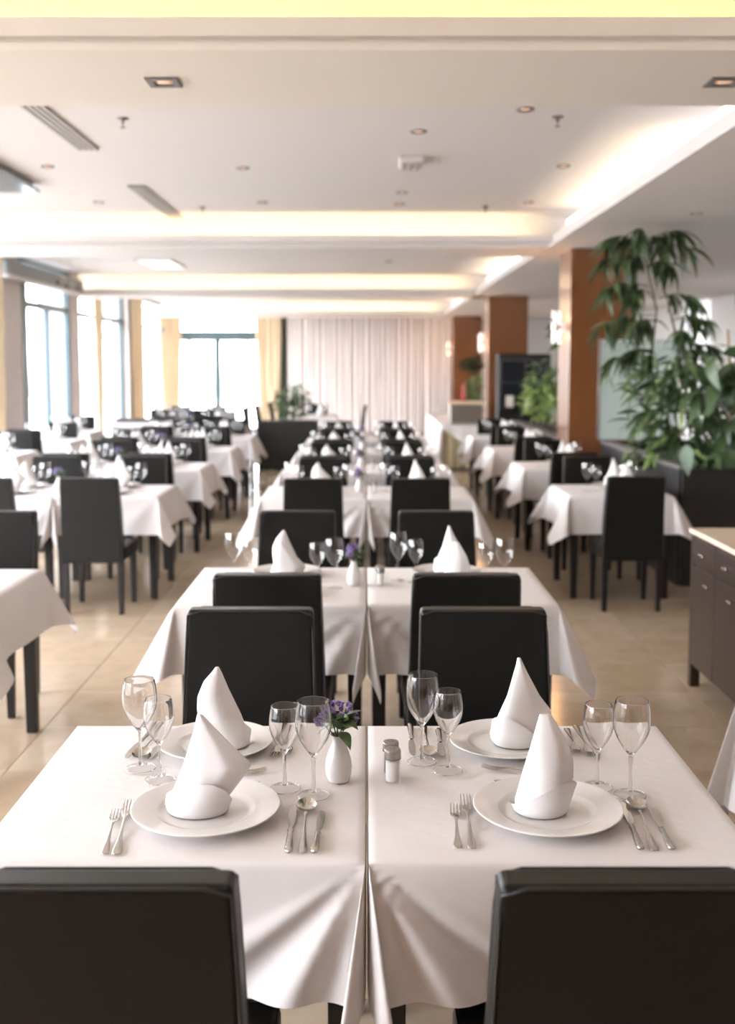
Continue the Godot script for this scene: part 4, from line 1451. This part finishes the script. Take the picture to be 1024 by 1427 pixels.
func monstera() -> void:
	var t := thing("monstera", "large split-leaf plant on canes at right in the black planter", "plant", Vector3(3.06, 0.842, -8.72))
	rng.seed = 91
	var blades := []
	for k in 3:
		blades.append(split_leaf([0.20, 0.24, 0.17][k], 60 + k))
	var plain := []
	for k in 3:
		plain.append(leaf_mesh([0.24, 0.30, 0.2][k], [0.06, 0.07, 0.055][k], [0.5, 0.7, 0.3][k], 0.3, 7).mesh())
	for k in 3:
		var b := MB.new()
		var x: float = [-0.15, 0.03, 0.25][k]
		b.tube(PackedVector3Array([Vector3(x, 0, 0.1), Vector3(x + 0.02, 0.6, 0.1), Vector3(x - 0.02, [1.15, 1.25, 1.5][k], 0.08)]), PackedFloat32Array([0.013, 0.012, 0.009]), 7)
		part("cane", b.mesh(), M.cane, t)
	# split leaves: where the blade starts, direction of the tip
	var sl := [[Vector3(-0.02, 1.42, 0.25), Vector3(-0.5, -0.55, 0.6)], [Vector3(0.20, 1.50, 0.2), Vector3(0.3, -0.5, 0.8)], [Vector3(0.10, 1.30, 0.3), Vector3(-0.1, -0.9, 0.5)], [Vector3(0.05, 1.55, 0.15), Vector3(-0.1, 0.3, 0.9)], [Vector3(0.25, 1.25, 0.3), Vector3(0.4, -0.7, 0.6)],
		[Vector3(-0.20, 0.88, 0.3), Vector3(-0.6, -0.4, 0.6)], [Vector3(-0.05, 0.92, 0.3), Vector3(0.2, -0.6, 0.7)], [Vector3(0.1, 0.8, 0.35), Vector3(0.5, -0.6, 0.6)], [Vector3(-0.28, 0.75, 0.3), Vector3(-0.3, -0.8, 0.5)], [Vector3(0.0, 0.7, 0.4), Vector3(-0.1, -0.8, 0.5)],
		[Vector3(0.22, 0.6, 0.4), Vector3(0.3, -0.7, 0.5)], [Vector3(-0.12, 0.55, 0.4), Vector3(-0.4, -0.7, 0.6)], [Vector3(0.12, 0.45, 0.45), Vector3(0.1, -0.8, 0.5)], [Vector3(-0.25, 0.42, 0.4), Vector3(-0.3, -0.6, 0.6)], [Vector3(0.32, 0.9, 0.3), Vector3(0.6, -0.4, 0.5)], [Vector3(0.02, 0.32, 0.5), Vector3(-0.1, -0.7, 0.7)], [Vector3(0.28, 0.3, 0.5), Vector3(0.3, -0.6, 0.6)], [Vector3(-0.38, 0.6, 0.2), Vector3(-0.7, -0.5, 0.4)]]
	for s in sl:
		var p: Vector3 = s[0]
		var st := MB.new()
		st.tube(PackedVector3Array([Vector3(p.x * 0.4, p.y - 0.25, 0.1), Vector3(p.x * 0.7, p.y - 0.04, p.z * 0.6), p]), PackedFloat32Array([0.005, 0.004, 0.003]), 5)
		part("stalk", st.mesh(), M.leaf2, t)
		var o := part("leaf", blades[rng.randi_range(0, 2)], M["leaf%d" % [4, 0, 0, 1][rng.randi_range(0, 3)]], t)
		o.transform = leaf_at(p, s[1], rng.randf_range(-0.5, 0.5))
	for q in 120:
		var p := Vector3(rng.randf_range(-0.5, 0.5), rng.randf_range(0.08, 1.0), rng.randf_range(0.1, 0.42))
		var d := Vector3(rng.randf_range(-0.8, 0.8), rng.randf_range(-0.9, 0.3), rng.randf_range(0.0, 1.0))
		var o := part("leaf", plain[rng.randi_range(0, 2)], M["leaf%d" % [0, 1, 4, 1][rng.randi_range(0, 3)]], t)
		o.transform = leaf_at(p, d, rng.randf_range(-0.8, 0.8))
	var dl := part("leaf", leaf_mesh(0.25, 0.055, 0.45, 0.2, 10).mesh(), M.dusty_leaf, t)
	dl.transform = leaf_at(Vector3(-0.62, 0.26, 0.56), Vector3(-0.1, -0.7, 0.35), 0.2)
	dl.set_meta("label", "pale dusty leaf hanging over the planter edge")

func bush_mesh(n: int, size: Vector3, l: float, w: float, seed_: int, droop: float, flatness := 0.4) -> ArrayMesh:
	var b := MB.new()
	var g := RandomNumberGenerator.new()
	g.seed = seed_
	var lf := leaf_mesh(l, w, droop, 0.3, 4)
	for k in n:
		var d := Vector3(g.randfn(), g.randfn(), g.randfn()).normalized() * pow(g.randf(), 0.45)
		var p := Vector3(d.x * size.x, (d.y * 0.5 + 0.5) * size.y, d.z * size.z)
		var dir := Vector3(d.x + g.randf_range(-0.6, 0.6), g.randf_range(-0.6, 0.7), d.z + g.randf_range(-0.6, 0.6))
		b.add(lf, leaf_at(p, dir, g.randf_range(-1, 1)).scaled_local(Vector3.ONE * g.randf_range(0.7, 1.2)))
	return b.mesh()

func bush(called: String, label: String, at: Vector3, parts: Array) -> void:
	var t := thing(called, label, "plant", at)
	var st := MB.new()
	var hh: float = parts[parts.size() - 1][1].y + parts[parts.size() - 1][2].y * 0.6
	st.tube(PackedVector3Array([Vector3(0, 0, 0), Vector3(0.03, hh * 0.5, 0), Vector3(parts[parts.size() - 1][1].x, hh, 0)]), PackedFloat32Array([0.015, 0.012, 0.006]), 6)
	part("stem", st.mesh(), M.bark, t)
	for p in parts:
		# [count, offset, size, leaf length, leaf width, seed, droop, material]
		var o := part("foliage", bush_mesh(p[0], p[2], p[3], p[4], p[5], p[6]), M[p[7]], t, p[1])
		o.set_meta("kind", "stuff")

func bushes() -> void:
	bush("leafy_bush", "bright green bushy plant beyond the nearest column", Vector3(2.62, 0.825, -14.9), [[260, Vector3(-0.1, 0.05, 0), Vector3(0.36, 0.75, 0.35), 0.16, 0.03, 3, 0.3, "leaf3"], [160, Vector3(0.0, 0.1, 0.0), Vector3(0.4, 0.9, 0.35), 0.16, 0.028, 4, 0.3, "leaf2"]])
	bush("hanging_plant", "dark trailing plant high beside the nearest column", Vector3(2.60, 0.825, -13.4), [[110, Vector3(0.05, 0.2, 0), Vector3(0.2, 0.9, 0.25), 0.16, 0.028, 14, 0.4, "leaf1"], [120, Vector3(-0.02, 1.05, 0.1), Vector3(0.34, 0.55, 0.3), 0.17, 0.026, 15, 0.5, "leaf1"]])
	bush("leafy_bush", "round green bush in the far dark planter box", Vector3(-1.22, 0.80, -17.72), [[340, Vector3(0, 0.0, 0), Vector3(0.29, 0.60, 0.25), 0.10, 0.022, 23, 0.4, "leaf1"], [110, Vector3(0, 0.03, 0.04), Vector3(0.27, 0.58, 0.22), 0.10, 0.02, 24, 0.4, "leaf2"]])
	var t := thing("plant_pot", "tall dark plant pot in front of the farthest column", "pot", Vector3(2.45, 0.001, -24.6))
	part("pot", rb(0.4, 0.75, 0.4, 0.02, 0.8), M.black_lacquer, t, Vector3(0, 0.375, 0))
	part("soil", bx(0.34, 0.02, 0.34), M.soil, t, Vector3(0, 0.75, 0))
	bush("leafy_bush", "dark topped plant in front of the farthest column", Vector3(2.45, 0.761, -24.6), [[200, Vector3(0, 0, 0), Vector3(0.24, 0.7, 0.25), 0.12, 0.026, 33, 0.4, "leaf2"], [50, Vector3(0.12, 0.5, 0.05), Vector3(0.13, 0.3, 0.12), 0.12, 0.028, 35, 0.3, "leaf3"], [240, Vector3(-0.04, 0.78, 0), Vector3(0.26, 0.40, 0.25), 0.11, 0.026, 34, 0.3, "leaf4"]])

# ---------------------------------------------------------------- furniture along the sides
func furniture() -> void:
	# sideboard at the right
	var t := thing("sideboard", "dark brown sideboard with pale stone top at the right edge", "sideboard", Vector3(2.01, 0.001, -4.86))
	var x0 := -0.28
	part("carcass", rb(0.54, 0.70, 1.46, 0.004), M.sideboard_wood, t, Vector3(0.0, 0.465, 0))
	part("top", rb(0.60, 0.025, 1.54, 0.006), M.counter_stone, t, Vector3(0, 0.832, 0))
	for s in [-1, 1]:
		for q in [-1, 1]:
			part("leg", rb(0.05, 0.83, 0.05, 0.004), M.sideboard_wood, t, Vector3(s * 0.265, 0.41, q * 0.735))
	for q in 4:
		var z := -0.5325 + q * 0.355
		var dr := part("drawer", rb(0.02, 0.14, 0.345, 0.003), M.sideboard_wood, t, Vector3(x0 - 0.002, 0.735, z))
		part("handle", rb(0.022, 0.010, 0.055, 0.004), M.chrome, dr, Vector3(-0.02, 0, 0))
		var d := part("door", rb(0.02, 0.53, 0.345, 0.003), M.sideboard_wood, t, Vector3(x0 - 0.002, 0.392, z))
		part("handle", rb(0.022, 0.010, 0.055, 0.004), M.chrome, d, Vector3(-0.02, 0.2, 0.08))
	# the near right table with a long cloth
	place("table", table_proto, Vector3(1.68, 0.001, -3.06), 0, "dark wooden table under the long cloth at the right edge", "dark dining tables")
	solo("tablecloth", cloth_mesh(0, 70, 33, 0.53, 0.22, 0.40, 0.40), M.linen, "long white cloth hanging at the right edge", "tablecloth", Vector3(1.68, 0.0015, -3.06), 0, "white tablecloths")
	# buffet
	var b := thing("buffet_table", "long buffet table with beige skirt under a white cloth", "buffet", Vector3(1.62, 0.001, -19.5))
	part("tabletop", rb(0.78, 0.04, 4.2, 0.004), M.dark_wood, b, Vector3(0, 0.72, 0))
	part("skirt", pleats(0.74, 0.68, 0.012, 0.10, 0.0, 5), M.beige_skirt, b, Vector3(0, 0.03, 2.05))
	part("rail", rb(0.76, 0.025, 0.03, 0.004), M.dark_wood, b, Vector3(0, 0.02, 2.07))
	for q in 6:
		part("slat", rb(0.014, 0.66, 0.012, 0.003), M.dark_wood, b, Vector3(-0.33 + q * 0.13, 0.36, 2.075))
	for sx in [-1, 1]:
		for sz in [-1, 1]:
			part("leg", rb(0.05, 0.70, 0.05, 0.004), M.dark_wood, b, Vector3(sx * 0.35, 0.35, sz * 1.95))
	var c := MB.new()
	# top sheet, long left drop in pleats, and a slanting end drop
	c.grid(6, 40, func(u: float, v: float): return Vector3(lerpf(-0.41, 0.41, u), 0.745, lerpf(-2.12, 2.12, v)), false, true)
	c.grid(8, 220, func(u: float, v: float):
		var z := lerpf(-2.12, 2.12, v)
		return Vector3(-0.41 - 0.01 * sin(u * PI * 0.5) - 0.05 * u * (0.5 + 0.5 * sin(z * 30.0 + sin(z * 7.0))), 0.745 - 0.71 * u, z), false, false)
	c.grid(30, 8, func(u: float, v: float):
		var x := lerpf(-0.41, 0.41, u)
		var drop := 0.05 + 0.42 * clampf(u * 1.3, 0, 1)
		return Vector3(x, 0.745 - drop * v, 2.12 + 0.012 + 0.02 * v * sin(u * 18.0)), false, true)
	solo("buffet_cloth", c.mesh(), M.linen, "white cloth hanging to the floor along the buffet", "tablecloth", Vector3(1.62, 0.001, -19.5))
	var ch := thing("chafing_dish", "brushed steel chafing dish with lid on the buffet", "chafing dish", Vector3(1.63, 0.748, -17.75))
	part("body", rb(0.54, 0.30, 0.36, 0.02), M.brushed, ch, Vector3(0, 0.165, 0))
	part("lid", rb(0.60, 0.05, 0.42, 0.02), M.counter_stone, ch, Vector3(0, 0.345, 0))
	for s in [-1, 1]:
		part("handle", rb(0.03, 0.03, 0.14, 0.01), M.steel, ch, Vector3(s * 0.285, 0.22, 0))
		part("foot", rb(0.04, 0.02, 0.3, 0.006), M.brushed, ch, Vector3(s * 0.22, 0.01, 0))
	# black cabinet at the middle column
	var k := thing("display_cabinet", "tall black display cabinet in front of the middle column", "cabinet", Vector3(2.66, 0.001, -18.35))
	part("carcass", rb(0.88, 1.90, 0.42, 0.006), M.black_lacquer, k, Vector3(0, 0.95, 0))
	for q in 2:
		var d := part("glass_door", rb(0.40, 0.78, 0.012, 0.003), M.screen_glass, k, Vector3(-0.21 + q * 0.42, 1.42, 0.218))
		part("door_frame", rb(0.41, 0.03, 0.02, 0.003), M.vent_dark, d, Vector3(0, 0.375, 0.004))
		part("door_frame", rb(0.03, 0.78, 0.02, 0.003), M.vent_dark, d, Vector3(-0.19, 0, 0.004))
		part("glazing_bar", rb(0.40, 0.014, 0.02, 0.003), M.vent_dark, d, Vector3(0, 0.0, 0.004))
		part("door", rb(0.40, 0.9, 0.02, 0.004), M.black_lacquer, k, Vector3(-0.21 + q * 0.42, 0.5, 0.22))
	part("shelf", rb(0.86, 0.025, 0.16, 0.004), M.black_lacquer, k, Vector3(0, 0.99, 0.28))
	solo("menu_card", rb(0.13, 0.20, 0.01, 0.003), M.paper, "cream menu card standing on the black cabinet ledge", "card", Vector3(2.40, 1.105, -18.05))
	solo("menu_card", rb(0.10, 0.16, 0.01, 0.003), M.paper, "smaller grey card at right on the black cabinet ledge", "card", Vector3(2.75, 1.085, -18.05))
	# dark service cabinet far left with a white runner
	var s := thing("service_cabinet", "low dark service cabinet with a white band at far left", "cabinet", Vector3(-3.2, 0.001, -15.65))
	part("body", rb(0.96, 0.80, 0.40, 0.006), M.black_lacquer, s, Vector3(0, 0.4, 0))
	part("white_runner", rb(0.98, 0.075, 0.42, 0.006), M.napkin_cloth, s, Vector3(0, 0.838, 0))
	part("rear_ledge", rb(0.98, 0.05, 0.14, 0.006), M.dark_wood, s, Vector3(0, 0.902, -0.12))
	# long sheer curtain over the back wall
	solo("sheer_curtain", pleats(4.3, 3.18, 0.035, 0.14, 0.0, 44, 6), M.sheer, "long white sheer curtain across the back wall", "curtain", Vector3(0.13, 0.03, ZB + 0.35))
	# red extinguisher by the farthest column
	var fe := thing("fire_extinguisher", "red fire extinguisher on the farthest column", "extinguisher", Vector3(2.36, 0.90, -26.02))
	var fb := MB.new()
	fb.lathe(PackedVector2Array([Vector2(0, 0), Vector2(0.06, 0.0), Vector2(0.065, 0.01), Vector2(0.065, 0.33), Vector2(0.04, 0.38), Vector2(0.015, 0.40), Vector2(0, 0.40)]), 16)
	part("cylinder", fb.mesh(), M.red_plastic, fe)
	part("valve", rb(0.09, 0.03, 0.03, 0.006), M.vent_dark, fe, Vector3(0, 0.415, 0))
	part("bracket", rb(0.10, 0.04, 0.06, 0.004), M.vent_dark, fe, Vector3(0, 0.2, -0.051))

# ---------------------------------------------------------------- the scene
func _ready() -> void:
	make_materials()
	build_lighting()
	build_shell()
	coves()
	columns()
	ceiling_fittings()
	# centre row
	hero_table()
	pair(0.0, -4.56, "the second centre table", 0.48, 0.71)
	pair(0.0, -7.97, "the third centre table", 0.58, 0.55)
	pair(0.0, -9.82, "the fourth centre table", 0.56, 0.55)
	pair(0.0, -11.87, "the fifth centre table")
	pair(0.0, -13.8, "the rearmost centre table", 0.5, 0.5)
	# left row
	pair(-2.27, -4.52, "the nearest left table", 0.6, 0.74, {"only": 1, "no_near": true})
	pair(-2.27, -8.07, "the second left table", 0.64, 0.60, {"dx": 0.04})
	pair(-2.27, -10.05, "the third left table", 0.57, 0.57, {"dx": 0.03})
	pair(-2.27, -12.2, "the fourth left table")
	pair(-2.27, -14.26, "the fifth left table", 0.55, 0.55)
	pair(-2.75, -17.2, "the sixth left table")
	pair(-3.2, -19.4, "the rearmost left table")
	# window row
	single(-4.06, -11.55, "the nearest window table", {"no_near": true})
	single(-4.06, -13.55, "the middle window table")
	single(-4.30, -15.45, "the far window table", {"no_near": true})
	# right row
	for k in 4:
		single([1.845, 1.818, 1.79, 1.775][k], [-8.09, -10.14, -12.23, -14.36][k], "the %s right-hand table by the planter" % ["nearest", "second", "third", "farthest"][k], {"dx": -0.01})
	furniture()
	planters()
	# a few chairs seen from the side behind the far planter box
	for a in [[-1.98, -19.6, "leftmost"], [-1.90, -20.9, "middle"], [-1.75, -22.2, "rightmost"]]:
		put_chair(a[0], a[1], -PI / 2, "black chair seen from the side behind the far planter box, %s" % a[2], "black dining chairs")
	single(-0.95, -20.4, "the far table behind the planter bush", {"no_near": true})
	put_chair(-0.28, -20.4, PI / 2, "black chair seen from the side right of the far planter bush", "black dining chairs")
